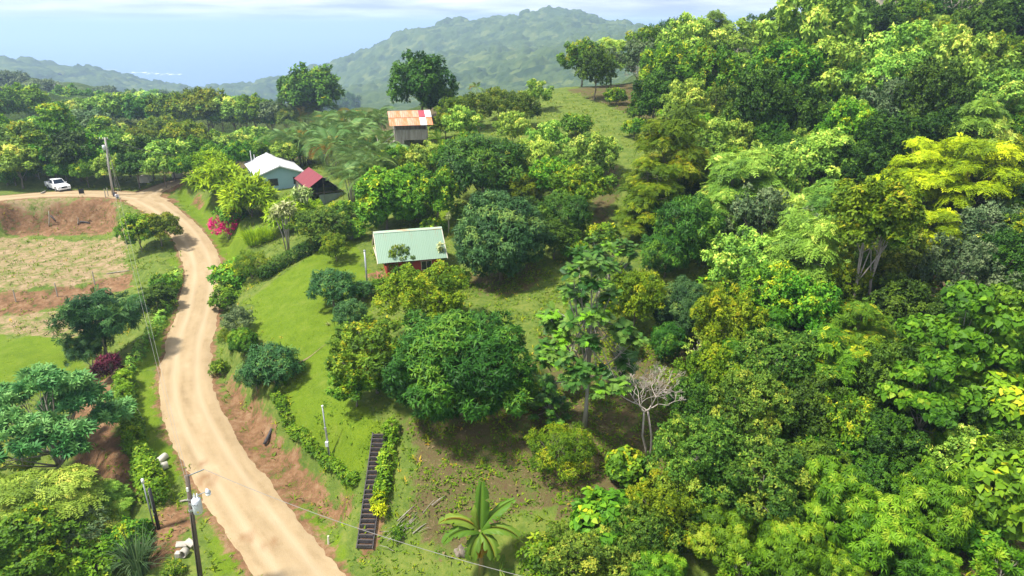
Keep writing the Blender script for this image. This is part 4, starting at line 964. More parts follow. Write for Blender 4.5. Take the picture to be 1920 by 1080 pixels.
# --- wood behind the road fork, back to front
WOOD = """
470 262 34 far_light|505 275 30 far_broad|540 285 28 far_light|445 290 30 far_broad|560 265 26 far_broad|400 250 34 far_light|375 275 30 far_light|
20 160 34 far_grey|75 175 34 far_grey|40 190 34 far_broad|130 195 40 far_broad|180 200 36 far_broad|95 205 34 far_light|235 205 30 far_dark|280 195 34 far_light|250 190 26 far_broad|320 205 30 far_grey|370 205 32 far_grey|420 210 34 far_grey|460 215 32 far_light|330 225 40 far_olive|390 235 44 far_olive2|0 215 40 far_broad|60 225 44 far_broad|15 265 44 far_light|110 240 48 far_broad2|160 240 44 far_grey|215 235 40 far_light|265 235 36 far_broad|300 250 40 far_olive|350 260 44 far_olive|440 240 38 far_light|480 250 36 far_broad|510 240 32 far_grey|440 275 34 far_light|480 285 28 far_broad|540 255 26 far_light|55 275 46 far_broad2|30 300 44 far_light|95 290 40 far_broad|140 285 46 far_dark|185 285 40 far_broad|235 280 42 far_light|280 285 42 far_dark|320 290 40 far_light|365 285 34 far_broad|405 270 30 far_broad
210 315 30 light|120 318 26 far_broad|255 312 34 far_dark|305 312 32 far_light|345 312 26 far_broad|85 312 28 far_dark|160 320 26 far_broad|10 330 26 shrub|45 322 22 shrub|20 310 30 broad|400 290 28 far_broad|425 285 28 far_dark|350 235 36 far_light|190 255 36 far_broad2|-20 245 40 far_broad|-20 290 40 far_broad|470 200 26 far_grey|500 225 28 far_light|525 280 24 far_broad|150 215 34 far_light|350 190 24 far_grey|410 190 22 far_grey|-20 180 30 far_grey|200 180 24 far_grey|300 180 20 far_grey|110 185 26 far_light|230 250 34 far_light|330 270 34 far_light|75 245 34 far_light|270 265 34 far_olive|455 255 30 far_olive|515 262 26 far_broad|420 255 30 far_broad
"""
for tok in WOOD.replace('\n', '|').split('|'):
    tok = tok.split()
    if len(tok) == 4:
        k = {'far_olive2': 'far_olive'}.get(tok[3], tok[3])
        plant(k, float(tok[0]), float(tok[1]), float(tok[2]), group='wood beyond the fork in the road')

# ------------------------------------------------------------------ palms, bananas, bare trees and other special plants
def frond_mesh(name, length, lm, arch=.9, npair=15, leaf=.55, wid=.06, tint0=.45, seed=0, droop=.5):
    r = np.random.default_rng(seed); V = []; F = []; Tn = []
    def pt(t):
        a = arch * t
        return Vector((math.sin(a) / max(arch, .01) * length if arch > .05 else t * length, 0, (math.cos(a) - 1) / max(arch, .01) * length))
    for i in range(7):      # rachis as a thin ribbon
        t = i / 6; p = pt(t); w = .03 * (1 - t) + .008
        V += [(p.x, -w, p.z + .01), (p.x, w, p.z + .01)]; Tn += [min(1, tint0 + .3)] * 2
        if i: o = len(V) - 4; F.append((o, o + 1, o + 3)); F.append((o, o + 3, o + 2))
    for i in range(npair):
        t = .12 + .87 * i / (npair - 1); p = pt(t); l = leaf * (1 - .55 * abs(t - .45) * 1.6) * length / 2.5
        for s in (-1, 1):
            fw = .55 + .25 * t; q = Vector((fw * l, s * l * .8, .15 * l)); o = len(V)
            e = Vector((p.x + q.x * 1.25, p.y + q.y * 1.25, p.z + q.z - droop * l)); m = p + q * .55 + Vector((0, 0, .02))
            V += [tuple(p), (m.x - wid * .6, m.y, m.z + .02), (m.x + wid * .6, m.y + s * .02, m.z - .01), tuple(e)]
            Tn += [float(np.clip(tint0 + r.normal(0, .13), 0, 1))] * 4; F += [(o, o + 2, o + 1), (o + 1, o + 2, o + 3)]
    return mesh_np(name, np.array(V), np.array(F), LM[lm], np.array(Tn))
FROND = [frond_mesh('frond_a', 2.9, 'palm', 1.5, 20, .95, .11, .42, 1), frond_mesh('frond_b', 2.6, 'palm', 1.9, 19, .9, .11, .55, 2, .7), frond_mesh('frond_dry', 2.4, 'palm', 2.2, 14, .8, .14, .95, 3, .8)]
COCO = [frond_mesh('coconut_frond', 2.4, 'bright', .9, 14, .75, .14, .6, 4)]
FERN = [frond_mesh('fern_frond', 2.4, 'broad', 1.0, 15, .8, .14, .5, 5)]
def palm(u, v, rpx, label, fr=FROND, hgt=4.0, n=20, stems=5, name='areca_palm', group=None, tmin=0):
    rng = random.Random(int(u * 7 + v)); Rn = 2.1
    d = ray(u, v); P = d[None] * TS[:, None]; s = rpx * TS / FPX / Rn
    gap = CAMZ + P[:, 2] - H(P[:, 0], P[:, 1]) - hgt * .8 * s; k = np.where((gap <= 0) & (TS >= tmin))[0]; i = k[0] if len(k) else int(np.argmin(gap / TS))
    s = float(s[i]); o = empty(name, (P[i, 0], P[i, 1], float(H(P[i, 0], P[i, 1]))), rng.uniform(0, 6.28)); o.scale = (s, s, s)
    mb = MB(); tips = []
    for j in range(stems):
        a = j * 6.28 / stems + rng.uniform(-.4, .4); q = .12 + .1 * rng.random(); tl = rng.uniform(.25, .8) if stems > 1 else .1; h = hgt * rng.uniform(.55, .85)
        b = Vector((math.cos(a) * q, math.sin(a) * q, -.3)); e = Vector((math.cos(a) * (q + tl), math.sin(a) * (q + tl), h))
        mb.tube([b, b.lerp(e, .5) + Vector((0, 0, .1)), e], [.09, .07, .06], 6); tips.append((e, a))
    part('stem', mb, bark_pale, o, True)
    for j in range(n):
        e, a = tips[j % stems]; az = j * 2.4 + rng.uniform(-.3, .3); el = rng.uniform(.35, 1.25)
        m = fr[2] if (len(fr) > 2 and rng.random() < .06) else fr[j % min(2, len(fr))]
        f = obj('frond', m, o, e, (0, -el if rng.random() < .85 else -.1, az)); q = rng.uniform(.8, 1.15); f.scale = (q, q, q)
    tag(o, label, 'palm', group); PLANTS.append((o, 'palm', u, v)); return o
PALMS = "560 240|590 232|622 226|652 222|684 232|706 222|542 266|576 268|612 262|646 260|682 264|716 258|566 292|602 296|640 292|672 298|702 292|626 324|656 330|690 322|712 312|640 250|668 246|600 250"
for tok in PALMS.split('|'):
    u, v = map(float, tok.split()); palm(u, v - 4, 31 + (v - 220) * .05, None, group='palms of the grove', tmin=114 if u < 605 else 102 if u < 650 else 0)
palm(826, 262, 22, 'young lime-green palm right of the rust-roofed hut', COCO, 2.4, 9, 1, 'young_palm')
palm(893, 158, 15, 'yellowish palm on the ridge right of the dark ridge tree', FROND, 4.5, 10, 1, 'ridge_palm')
palm(1292, 708, 34, 'dark palm at the forest edge right of the bare white tree', FERN, 3.2, 9, 1, 'forest_palm')

def banana_leaf(name, L, W, arch, seed, tint=.5, torn=.5):
    r = np.random.default_rng(seed); n = 12; V = []; F = []; Tn = []
    for i in range(n + 1):
        t = i / n; a = arch * t; x = math.sin(a) / max(arch, .01) * L; z = (math.cos(a) - 1) / max(arch, .01) * L
        w = W * math.sin(math.pi * min(.97, .06 + .92 * t)) ** .55 * .5
        V += [(x, 0, z)]; Tn += [min(1, tint + .35)]
        for s in (-1, 1):
            c = torn * abs(r.normal()) * .25
            V += [(x, s * w * .55, z + .06 * w), (x + .06, s * w * (1 - .25 * c), z - .25 * w - c * w)]; Tn += [tint, float(np.clip(tint + r.normal(0, .1), 0, 1))]
        if i:
            o = 5 * (i - 1); p = 5 * i
            for b in (1, 3):
                F += [(o, p, p + b), (o, p + b, o + b)]
                if r.random() > torn * .35: F += [(o + b, p + b, p + b + 1), (o + b, p + b + 1, o + b + 1)]
                else: F += [(o + b, p + b, o + b + 1)]
    return mesh_np(name, np.array(V), np.array(F), LM['banana'], np.array(Tn))
def banana(u, v, hpx, label, leaves, stem_h=1.7):
    p = ground_px(u, v); s = hpx * project(p)[2] / FPX / 4.2
    o = empty('banana_plant', tuple(p)); o.scale = (s, s, s)
    mb = MB(); mb.tube([(0, 0, -.2), (.03, 0, .8), (-.02, .02, stem_h)], [.15, .12, .09], 9)
    part('stem', mb, solid('banana_stem', (.22, .15, .05), .7, c2=(.16, .20, .05), scale=4, stretch=(1, 1, .3)), o, True)
    for i, (az, el, L, arch) in enumerate(leaves):
        f = obj('leaf', banana_leaf('banana_leaf', L, .78, arch, i + int(u), (.35 + .12 * (i % 4)) if el > -50 else .98, .9), o, (0, 0, stem_h - .1), (0, -R(el), R(az)))
    return tag(o, label, 'banana plant')
banana(902, 1076, 172, 'banana plant with torn leaves at the bottom centre', [(70, 88, 2.5, .15), (15, 68, 2.2, .9), (-12, 48, 2.0, 1.7), (172, 62, 2.3, 2.0), (196, 44, 2.0, 1.9), (240, 0, 1.5, 1.9), (310, 10, 1.6, 1.8), (110, 84, 1.3, .1), (265, -60, 1.2, .4), (330, -65, 1.1, .3)], 2.5)
banana(938, 1078, 62, 'small banana sucker at the foot of the big banana plant', [(60, 70, 2.0, .3), (-10, 20, 1.8, .6), (-60, -5, 1.6, .8)], .9)
banana(1262, 838, 78, 'young banana plant in shade right of the bare white tree', [(60, 60, 2.0, .3), (150, 65, 2.2, .3), (20, 40, 2.2, .4), (270, 30, 1.6, .8)], .8)
banana(62, 905, 110, 'dark banana plant under the umbrella-leaved tree', [(20, 60, 2.0, .5), (80, 70, 2.0, .4), (150, 50, 2.0, .6), (220, 50, 1.8, .8), (300, 45, 1.8, .8)], 1.2)

def branches(mb, rng, p, d, l, r, depth, upc, spread, minr=.010):
    n = 3; pts = [p]; q = p.copy(); dd = d.copy()
    for i in range(n):
        dd = (dd + Vector((rng.normal(), rng.normal(), rng.normal() * .7)) * .16 + Vector((0, 0, upc))).normalized(); q = q + dd * (l / n); pts.append(q.copy())
    mb.tube(pts, [max(minr, r * (1 - .35 * i / n)) for i in range(n + 1)], 6 if depth > 3 else 4, False)
    if depth == 0: return
    k = 2 if depth > 3 else int(rng.integers(2, 4))
    for j in range(k):
        nd = (dd + Vector((rng.normal(), rng.normal(), rng.normal() * .45)) * spread).normalized()
        branches(mb, rng, pts[-1 if j < 2 else -2], nd, l * rng.uniform(.62, .86), r * .64, depth - 1, upc, spread, minr)
def bare_tree(u, v, hpx, label, seed, depth=5, name='bare_tree', m=None, trunk_l=2.6, upc=.05, spread=.55, stems=2, r0=.10, lean=0.0, H0=6.0, minr=.012, xy=None):
    p = ground_px(u, v) if xy is None else np.array((xy[0], xy[1], float(H(xy[0], xy[1]))))
    s = hpx * project(p)[2] / FPX / H0
    rng = np.random.default_rng(seed); o = empty(name, tuple(p)); o.scale = (s, s, s)
    tr = MB(); br = MB()
    for i in range(stems):
        a = Vector(((i - (stems - 1) / 2) * .14, 0, -.3)); e = Vector((lean + (i - (stems - 1) / 2) * .25, .1 * rng.normal(), trunk_l)); c = a.lerp(e, .5) + Vector((.18 * (1 if i else -1), .08, 0))
        tr.tube([a, a.lerp(c, .5) + Vector((.05, 0, 0)), c, e], [r0 * 1.25, r0, r0 * .92, r0 * .8], 8)
        for j in range(3):
            az = 2 * math.pi * (j + i * .5) / 3 + rng.normal() * .3
            branches(br, rng, e, Vector((math.cos(az) * .8, math.sin(az) * .8, .5)).normalized(), 1.05, r0 * .62, depth - 1, upc, spread, minr)
    part('trunk', tr, m or bark_white, o, True); part('branches', br, m or bark_white, o, True)
    tag(o, label, 'tree'); PLANTS.append((o, 'bare', u, v)); return o
bare_tree(1216, 856, 178, 'leafless white-barked tree in the clearing', 5, 7, trunk_l=3.3, spread=.5, upc=.05, lean=-.4, H0=6.0, minr=.008, r0=.07)
bare_tree(1752, 118, 120, 'bare white-branched tree high on the right hillside', 6, 5, trunk_l=2.2, minr=.02, xy=(71, 116))
bare_tree(1372, 75, 80, 'thin nearly leafless tree on the skyline', 7, 5, trunk_l=2.4, minr=.02, xy=(40, 122))
bare_tree(1196, 158, 62, 'grey leafless bush at the grassy slope edge', 8, 5, trunk_l=1.0, minr=.022, stems=3, name='bare_bush', m=bark_pale)
bare_tree(1846, 240, 90, 'sprawling bare pale tree above the yellow-green crowns', 9, 5, trunk_l=1.6, minr=.02, xy=(62, 88))
bare_tree(1420, 640, 60, 'short crooked white snag among the olive trees', 10, 3, trunk_l=2.6, stems=1, minr=.03, xy=(21, 55))
bare_tree(965, 215, 36, 'small leafless tree on the grassy slope', 12, 5, trunk_l=1.4, minr=.03)

make('bread', 81, 3.4, 9, 2, lambda r: tier_lobes(r, 3.4, 2.4, 8.6, 44, (.10, .15), .8), dict(dens=3.2, per=7, size=.50, tmpl='bread', spread=(45, 95), droop=.2, up=1.2, gap=0, low=.1, shell=.6, keep=.5), 'bread', 'breadfruit_tree', 'breadfruit tree with large lobed leaves', h0=6.5, r0=.13, barkm=bark_pale, nlimb=44)
make('bread', 82, 3.0, 7, 1.4, lambda r: tier_lobes(r, 3.0, 1.8, 6.8, 32, (.10, .16), .8), dict(dens=3.2, per=7, size=.50, tmpl='bread', spread=(45, 95), droop=.2, up=1.2, gap=0, low=.1, shell=.6, keep=.5), 'bread', 'breadfruit_tree', 'breadfruit tree with large lobed leaves', h0=5, r0=.11, barkm=bark_pale, nlimb=32)
base('bread', 1095, 800, 300, 'tall open breadfruit tree with large lobed leaves in the clearing', variant=0)
base('bread', 1138, 590, 190, 'second breadfruit tree farther up the slope', variant=1)
plant('bread', 1030, 755, 46, 'low young breadfruit with lobed leaves right of the large mango', zs=.55, variant=1)
make('pale_tall', 83, 3.2, 12, 6.5, lambda r: dome_lobes(r, 3.2, 6.5, 12, 14, (.26, .42), .25), dict(dens=6.5, per=5, size=.36, tmpl='oval', gap=.4), 'olive', 'pale_trunked_tree', 'tall tree with a bare pale trunk', h0=8.5, r0=.15, barkm=bark_white, nlimb=10)
put('pale_tall', 26.2, 48.6, 1.0, label='tree on the left of two slim white trunks on the hillside')
put('pale_tall', 27.7, 49.2, .95, label='tree on the right of two slim white trunks on the hillside')
put('pale_tall', 92, 124, 2.1, label='tall tree whose pale bare trunk leaves the frame top right')

def dracaena(u, v, hpx, label, n=5, seed=0, spread=.5):
    rng = np.random.default_rng(seed); p = ground_px(u, v); s = hpx * project(p)[2] / FPX / 4.4
    o = empty('dracaena', tuple(p)); o.scale = (s, s, s); mb = MB(); lobes = []
    for i in range(n):
        a = rng.uniform(0, 6.28); tl = spread * rng.uniform(.3, 1.4); h = rng.uniform(2.6, 3.9)
        e = (math.cos(a) * tl, math.sin(a) * tl * .6, h); mb.tube([(.06 * i - .12, .03 * i, -.2), (e[0] * .4, e[1] * .4, h * .5), e], [.055, .045, .035], 6)
        lobes += [(e[0], e[1], e[2] + .15, .16, .45)]
    V, F, ti = foliage(rng, lobes, 34, 5, .55, 'lance', (30, 85), .35, .6, .5, 0)
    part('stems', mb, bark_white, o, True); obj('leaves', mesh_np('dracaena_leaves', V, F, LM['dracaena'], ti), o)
    tag(o, label, 'plant'); PLANTS.append((o, 'dracaena', u, v))
dracaena(540, 472, 104, 'clump of white stems with pale leaf tufts above the clipped hedge', 6, 1)
dracaena(574, 424, 76, 'clump of white stems with pale leaf tufts in front of the red roof', 7, 2, .7)
dracaena(842, 442, 46, 'single pale-tufted stem behind the green-roofed house', 2, 3, .2)
dracaena(826, 512, 58, 'pale-tufted stem at the right end of the green-roofed house', 2, 4, .2)

def reeds(u, v, rpx, label, name, lm, n=170, hgt=2.4, wid=.05, seed=1, sp=.5):
    rng = np.random.default_rng(seed); p = ground_px(u, v); s = rpx * project(p)[2] / FPX / 1.6
    V = []; F = []; Tn = []
    for i in range(n):
        a = rng.uniform(0, 6.28); r0 = sp * rng.random(); b = Vector((math.cos(a) * r0, math.sin(a) * r0, 0)); out = rng.uniform(.3, 1.5); h = hgt * rng.uniform(.55, 1.0)
        d = Vector((math.cos(a), math.sin(a), 0)); sd = Vector((-math.sin(a), math.cos(a), 0)); o = len(V); tn = float(np.clip(rng.normal(.55, .2), 0, 1))
        for j in range(6):
            t = j / 5; c = b + d * out * t ** 1.6 + Vector((0, 0, h * (t * 1.5 - .8 * t * t * (out / 1.2)))); w = wid * (1 - t * .95)
            V += [tuple(c - sd * w), tuple(c + sd * w)]; Tn += [tn, tn]
            if j: F.append((o + 2 * j - 2, o + 2 * j - 1, o + 2 * j + 1)); F.append((o + 2 * j - 2, o + 2 * j + 1, o + 2 * j))
    o = obj(name, mesh_np(name, np.array(V), np.array(F), LM[lm], np.array(Tn)), None, tuple(p)); o.scale = (s, s, s)
    tag(o, label, 'plant'); PLANTS.append((o, 'reed', u, v)); return o
reeds(262, 1075, 58, 'clump of long silvery reed leaves at the bottom left', 'reed_clump', 'grey', 150, 2.6, .05, 2)
reeds(282, 868, 20, 'dark spiky plant beside the pale concrete pipes', 'spiky_plant', 'broad', 90, 1.9, .09, 3)
reeds(535, 722, 20, 'spiky yucca at the bank top, nearest the mango bush', 'yucca', 'broad', 90, 1.5, .07, 4, .1)
reeds(518, 738, 17, 'spiky yucca at the bank top, nearer the road', 'yucca', 'broad', 80, 1.5, .07, 5, .1)
reeds(462, 665, 15, 'spiky yucca on the road bank under the fan-leaved shrub', 'yucca', 'broad', 80, 1.5, .07, 6, .1)
reeds(478, 455, 30, 'bright tuft of tall grass beside the bougainvillea', 'tall_grass_clump', 'weep', 420, 1.5, .05, 7, 1.1)
reeds(500, 448, 26, 'bright tuft of tall grass below the white stems', 'tall_grass_clump', 'weep', 380, 1.5, .05, 8, 1.1)
reeds(615, 610, 9, 'small yellowish tuft on the lawn edge', 'grass_tuft', 'dracaena', 60, 1.3, .06, 9, .2)

# hedges
def hedge(name, px, w, h, lm, label, dens=16, size=.2, seed=1, gap=.12, tmpl='oval', per=5, step=.42, jag=.12):
    rng = np.random.default_rng(seed); W = np.array([ground_px(u, v) for u, v in px]); C = catmull(W, step); o = empty(name, tuple(C[0]))
    lobes = []; mb = MB()
    for i, c in enumerate(C):
        z = float(H(c[0], c[1])); k = 1 + rng.normal(0, jag)
        lobes.append((c[0] - C[0][0] + rng.normal(0, .06), c[1] - C[0][1] + rng.normal(0, .06), z - C[0][2] + h * .45, w * .5 * k + .12, h * .58 * k))
        if i % 2 == 0: mb.tube([(c[0] - C[0][0], c[1] - C[0][1], z - C[0][2] - .1), (c[0] - C[0][0], c[1] - C[0][1], z - C[0][2] + h * .7)], [.03, .015], 5)
    V, F, ti = foliage(rng, lobes, dens, per, size, tmpl, gap=gap, keep=.05, low=-.7)
    obj('foliage', mesh_np(name + '_foliage', V, F, LM[lm], ti), o); part('stems', mb, bark, o)
    tag(o, label, 'hedge'); return o
hedge('clipped_hedge', [(604, 462), (575, 478), (545, 494), (520, 508), (500, 522)], 1.25, 1.5, 'mango', 'clipped dark hedge between the lawn and the grassy bank', 30, .16, 1, 0, jag=.02)
hedge('bank_hedge', [(522, 752), (540, 790), (565, 822), (590, 848), (615, 872), (640, 890), (664, 905)], .7, .75, 'bright', 'low bright hedge along the bank top above the road', 20, .2, 2)
hedge('step_hedge', [(738, 815), (730, 850), (724, 890), (718, 925)], .7, .9, 'bright', 'green hedge along the right side of the black steps', 20, .22, 3, .05)
hedge('yellow_hedge', [(716, 938), (712, 962)], .7, .8, 'yellow', 'yellowish hedge end beside the lower black steps', 24, .2, 4, .05)
hedge('verge_hedge', [(236, 720), (240, 760), (246, 800), (256, 840), (270, 880), (285, 915), (298, 940)], 1.1, 1.5, 'bright', 'loose green hedge along the left road verge', 12, .26, 5, .25, jag=.25)
hedge('field_hedge', [(335, 520), (322, 560), (305, 600), (280, 640), (258, 675), (240, 705)], .7, 1.1, 'light', 'sparse hedge of thin stems between field and road', 7, .26, 6, .45, jag=.3)

# ------------------------------------------------------------------ buildings
def corrugated(w, l, ribs, depth=.009, thick=.012):
    """one roof sheet in its own plane: x across, y down the slope"""
    n = ribs * 2 + 1; V = []; F = []
    for yy in (0, -l):
        for i in range(n): V.append((w * i / (n - 1), yy, depth * (i % 2)))
    for i in range(n - 1): F.append((i, i + 1, n + i + 1, n + i))
    return V, F
def roof_slope(parent, name, x0, x1, ridge_y, ridge_z, eave_y, eave_z, n, mats, lift=0.0, ribs=5):
    """sheets laid side by side from ridge to eave; each is its own piece"""
    l = math.hypot(eave_y - ridge_y, eave_z - ridge_z); ang = math.atan2(eave_z - ridge_z, abs(eave_y - ridge_y)); w = (x1 - x0) / n
    V, F = corrugated(w * 1.02, l, ribs); back = eave_y > ridge_y; cache = {}
    rf = empty(name); rf.parent = parent
    for i in range(n):
        mt = mats[i % len(mats)] if not callable(mats) else mats(i)
        if mt.name not in cache:
            cache[mt.name] = MB().add(V, F).mesh('roof_sheet', mt)
        o = obj('roof_sheet', cache[mt.name], rf)
        sg = 1 if not back else -1
        M = Matrix.Translation((x0 + w * i if not back else x0 + w * (i + 1), ridge_y, ridge_z + lift + .004 * (i % 2))) @ Matrix.Rotation(math.pi if back else 0, 4, 'Z') @ Matrix.Rotation(-ang, 4, 'X')
        o.matrix_local = M
    return rf
def wall_block(hw, hd, h, hr, ridge_x=True):
    """walls with gables: ridge along x"""
    mb = MB(); poly = [(-hd, 0), (hd, 0), (hd, h), (0, hr), (-hd, h)]
    vs = [(-hw, y, z) for y, z in poly] + [(hw, y, z) for y, z in poly]; n = 5
    fs = [tuple(range(n)), tuple(reversed(range(n, 2 * n)))] + [(i, i + n, (i + 1) % n + n, (i + 1) % n) for i in range(n)]
    return mb.add(vs, fs)
def window(parent, c, w, h, axis, frame_m, pane_m, out=1):
    """axis 'x': wall faces +-x ; 'y': wall faces +-y"""
    win = empty('window'); win.parent = parent; win.location = c; f = MB(); t = .06
    for (a, b, ww, hh) in ((0, h / 2, w + 2 * t, t), (0, -h / 2, w + 2 * t, t), (-w / 2, 0, t, h), (w / 2, 0, t, h), (0, 0, t * .6, h)):
        f.box((a, 0, b), (ww, .08, hh))
    p = MB(); p.box((0, .012 * (-out), 0), (w, .03, h))
    win.rotation_euler = (0, 0, 0 if axis == 'y' else math.pi / 2)
    part('frame', f, frame_m, win); part('pane', p, pane_m, win)
glass = solid('dark_window_glass', (.015, .02, .022), .12, c2=(.03, .035, .04), scale=2)

def sheet_mat(name, c, worn, streak=6.0, lo=.52, hi=.68, rough=.45, metal=.15):
    return solid(name, c, rough, metal, c2=worn, scale=1.6, stretch=(streak, .35, 1), lo=lo, hi=hi, detail=6)
# green-roofed red house
def green_house():
    c = at_z(760, 452, 10.2); gz = 6.85; o = empty('green_roofed_house', (-10.2, 65.3, gz), math.atan2(1.8, 6.5)); hw, hd, h, hr = 2.6, 2.5, 2.45, 4.3
    red = solid('red_wall_paint', (.40, .035, .03), .7, c2=(.33, .05, .035), scale=1.2)
    part('wall', wall_block(hw, hd, h, hr - .15), red, o)
    g = [sheet_mat('green_sheet', (.19, .285, .205), (.21, .30, .225)), sheet_mat('worn_green_sheet', (.19, .285, .205), (.27, .18, .11), lo=.60, hi=.70), sheet_mat('pale_green_sheet', (.195, .29, .21), (.17, .26, .185))]
    sl = (hr - h) / hd; ov = .55
    roof_slope(o, 'roof', -3.55, 3.25, 0, hr, -(hd + ov), hr - sl * (hd + ov), 8, lambda i: g[(0, 1, 0, 2, 1, 0, 2, 1)[i]], .06)
    roof_slope(o, 'rear_roof', -3.55, 3.25, 0, hr, hd + ov, hr - sl * (hd + ov), 8, g, .06)
    r = MB(); r.prism([(-.22, -.16), (0, .02), (.22, -.16), (0, -.02)], -3.55, 3.25); rm = part('ridge_cap', r, sheet_mat('rusty_ridge_cap', (.34, .48, .35), (.40, .22, .10), lo=.5, hi=.6), o); rm.rotation_euler = (0, 0, -math.pi / 2); rm.location = (0, 0, hr + .12)
    cream = solid('cream_trim', (.62, .52, .42), .6)
    for x in (-3.52, 3.22):
        for s in (-1, 1):
            b = MB(); b.bar((x, 0, hr - .02), (x, s * (hd + ov), hr - sl * (hd + ov) - .02), .05, .16); part('fascia', b, cream, o)
    for y in (-1.6, 1.6):
        b = MB(); b.bar((-3.5, y, hr - sl * abs(y) - .12), (-2.6, y, hr - sl * abs(y) - .12), .08, .1); part('purlin', b, cream, o)
    b = MB(); b.bar((-3.45, -2.2, 2.1), (-3.45, 2.2, 2.1), .08, .1); part('tie_beam', b, cream, o)
    b = MB(); b.bar((-3.45, -2.2, 2.1), (-3.45, 0, 3.9), .07, .09); part('brace', b, cream, o)
    window(o, (1.2, -hd - .02, 1.35), 1.0, .9, 'y', cream, glass); window(o, (-hw - .02, .4, 1.4), .9, .9, 'x', cream, glass)
    d = MB(); d.box((-.6, -hd - .03, 1.0), (.85, .06, 2.0)); dr = part('door', d, solid('brown_door', (.16, .07, .04), .6), o); k = MB(); k.box((-.28, -hd - .08, 1.0), (.05, .06, .12)); part('handle', k, metal_grey, dr)
    f = MB(); f.box((-.3, -.3, -.06), (6.4, 6.2, .3)); part('floor_slab', f, solid('terracotta_slab', (.30, .11, .06), .8, c2=(.22, .10, .06), scale=2), o)
    tag(o, 'red-walled house with a faded green metal roof', 'house')
green_house()
p = ground_px(690, 552)
pm = empty('grey_post', tuple(p)); mb = MB(); mb.tube([(0, 0, -.3), (0, 0, 4.3)], .085, 8); part('pole', mb, metal_grey, pm, True); mb = MB(); mb.tube([(0, 0, 4.3), (0, 0, 4.38)], .11, 8); part('cap', mb, metal_grey, pm, True)
tag(pm, 'grey metal post at the left corner of the green-roofed house', 'post')

def white_house():
    o = empty('white_roofed_house', (-37.0, 105.6, 6.7), math.atan2(.888, -.46)); hw, hd, h, hr = 5.6, 3.2, 3.0, 4.15
    blue = solid('pale_blue_wall', (.26, .42, .48), .75, c2=(.30, .45, .51), scale=.8)
    part('wall', wall_block(hw, hd, h, hr - .1), blue, o)
    wm = [sheet_mat('white_sheet', (.60, .60, .62), (.54, .54, .57)), sheet_mat('off_white_sheet', (.57, .57, .60), (.60, .60, .62))]
    sl = (hr - h) / hd; ov = .45
    roof_slope(o, 'roof', -6.1, 6.1, 0, hr, -(hd + ov), hr - sl * (hd + ov), 12, wm, .05, 4); roof_slope(o, 'rear_roof', -6.1, 6.1, 0, hr, hd + ov, hr - sl * (hd + ov), 12, wm, .05, 4)
    r = MB(); r.bar((-6.1, 0, hr + .09), (6.1, 0, hr + .09), .3, .04); part('ridge_cap', r, wm[0], o)
    for s in (-1, 1):
        b = MB(); b.bar((-6.12, 0, hr - .03), (-6.12, s * (hd + ov), hr - sl * (hd + ov) - .03), .05, .16); part('fascia', b, white_paint, o)
    dkf = solid('dark_window_frame', (.05, .05, .05), .6)
    for y in (1.1, -2.3):
        window(o, (-hw - .02, y, 1.75), 1.3 if y > 0 else .9, 1.0, 'x', dkf, glass, -1)
    for x in (-3.5, 0, 3.5): window(o, (x, hd + .02, 1.7), 1.2, 1.0, 'y', dkf, glass, -1)
    for x in (-3.2, .6, 4.6):
        b = MB(); b.tube([(x, hd * .8, 3.0), (x, hd * .8, 5.0 - .28 * 0)], .06, 6); part('vent_pipe', b, white_paint, o)
    tag(o, 'pale blue house with a white metal gable roof', 'house')
white_house()
def shed():
    d = math.atan2(6.8, -3.8); o = empty('red_roofed_shed', (-27.1, 93.7, 7.4), d); hr = 3.9
    rs = [sheet_mat('red_sheet', (.20, .022, .03), (.25, .06, .06), lo=.55, hi=.75), sheet_mat('dull_red_sheet', (.18, .02, .028), (.22, .05, .05), lo=.5, hi=.7)]
    roof_slope(o, 'roof', -3.9, 3.9, 0, hr, 2.2, hr - 1.4, 8, rs, 0, 4)
    gs = [sheet_mat('grey_sheet', (.50, .51, .52), (.40, .38, .36)), sheet_mat('dull_grey_sheet', (.46, .47, .48), (.36, .30, .26))]
    roof_slope(o, 'lean_roof', -3.9, 3.9, 0, hr, -3.1, hr - 2.65, 8, gs, 0, 4)
    dk = solid('dark_shed_timber', (.07, .055, .045), .85, c2=(.12, .10, .08))
    for x in (-3.7, 0, 3.7):
        for y in (-2.7, 2.0):
            b = MB(); b.tube([(x, y, -.3), (x, y, hr - (2.65 / 3.1 * 2.7 if y < 0 else 1.4 / 2.2 * 2.0) - .08)], .08, 6); part('post', b, dk, o)
        b = MB(); b.tube([(x, 0, -.2), (x, 0, hr - .1)], .07, 6); part('king_post', b, dk, o)
        b = MB(); b.bar((x, -2.7, 1.75), (x, 2.0, 1.75), .1, .12); part('tie_beam', b, dk, o)
    b = MB(); b.box((-3.72, -.9, .72), (.08, 3.2, 1.5)); part('end_wall', b, solid('grey_green_wall', (.22, .27, .26), .8, c2=(.17, .20, .19), scale=1.5), o)
    b = MB(); b.box((0, 1.96, 1.1), (7.4, .08, 2.2)); part('side_wall', b, dk, o); b = MB(); b.box((3.72, -.4, 1.1), (.08, 4.6, 2.2)); part('back_wall', b, dk, o)
    tag(o, 'open dark shed with a red metal roof beside the blue house', 'shed')
shed()
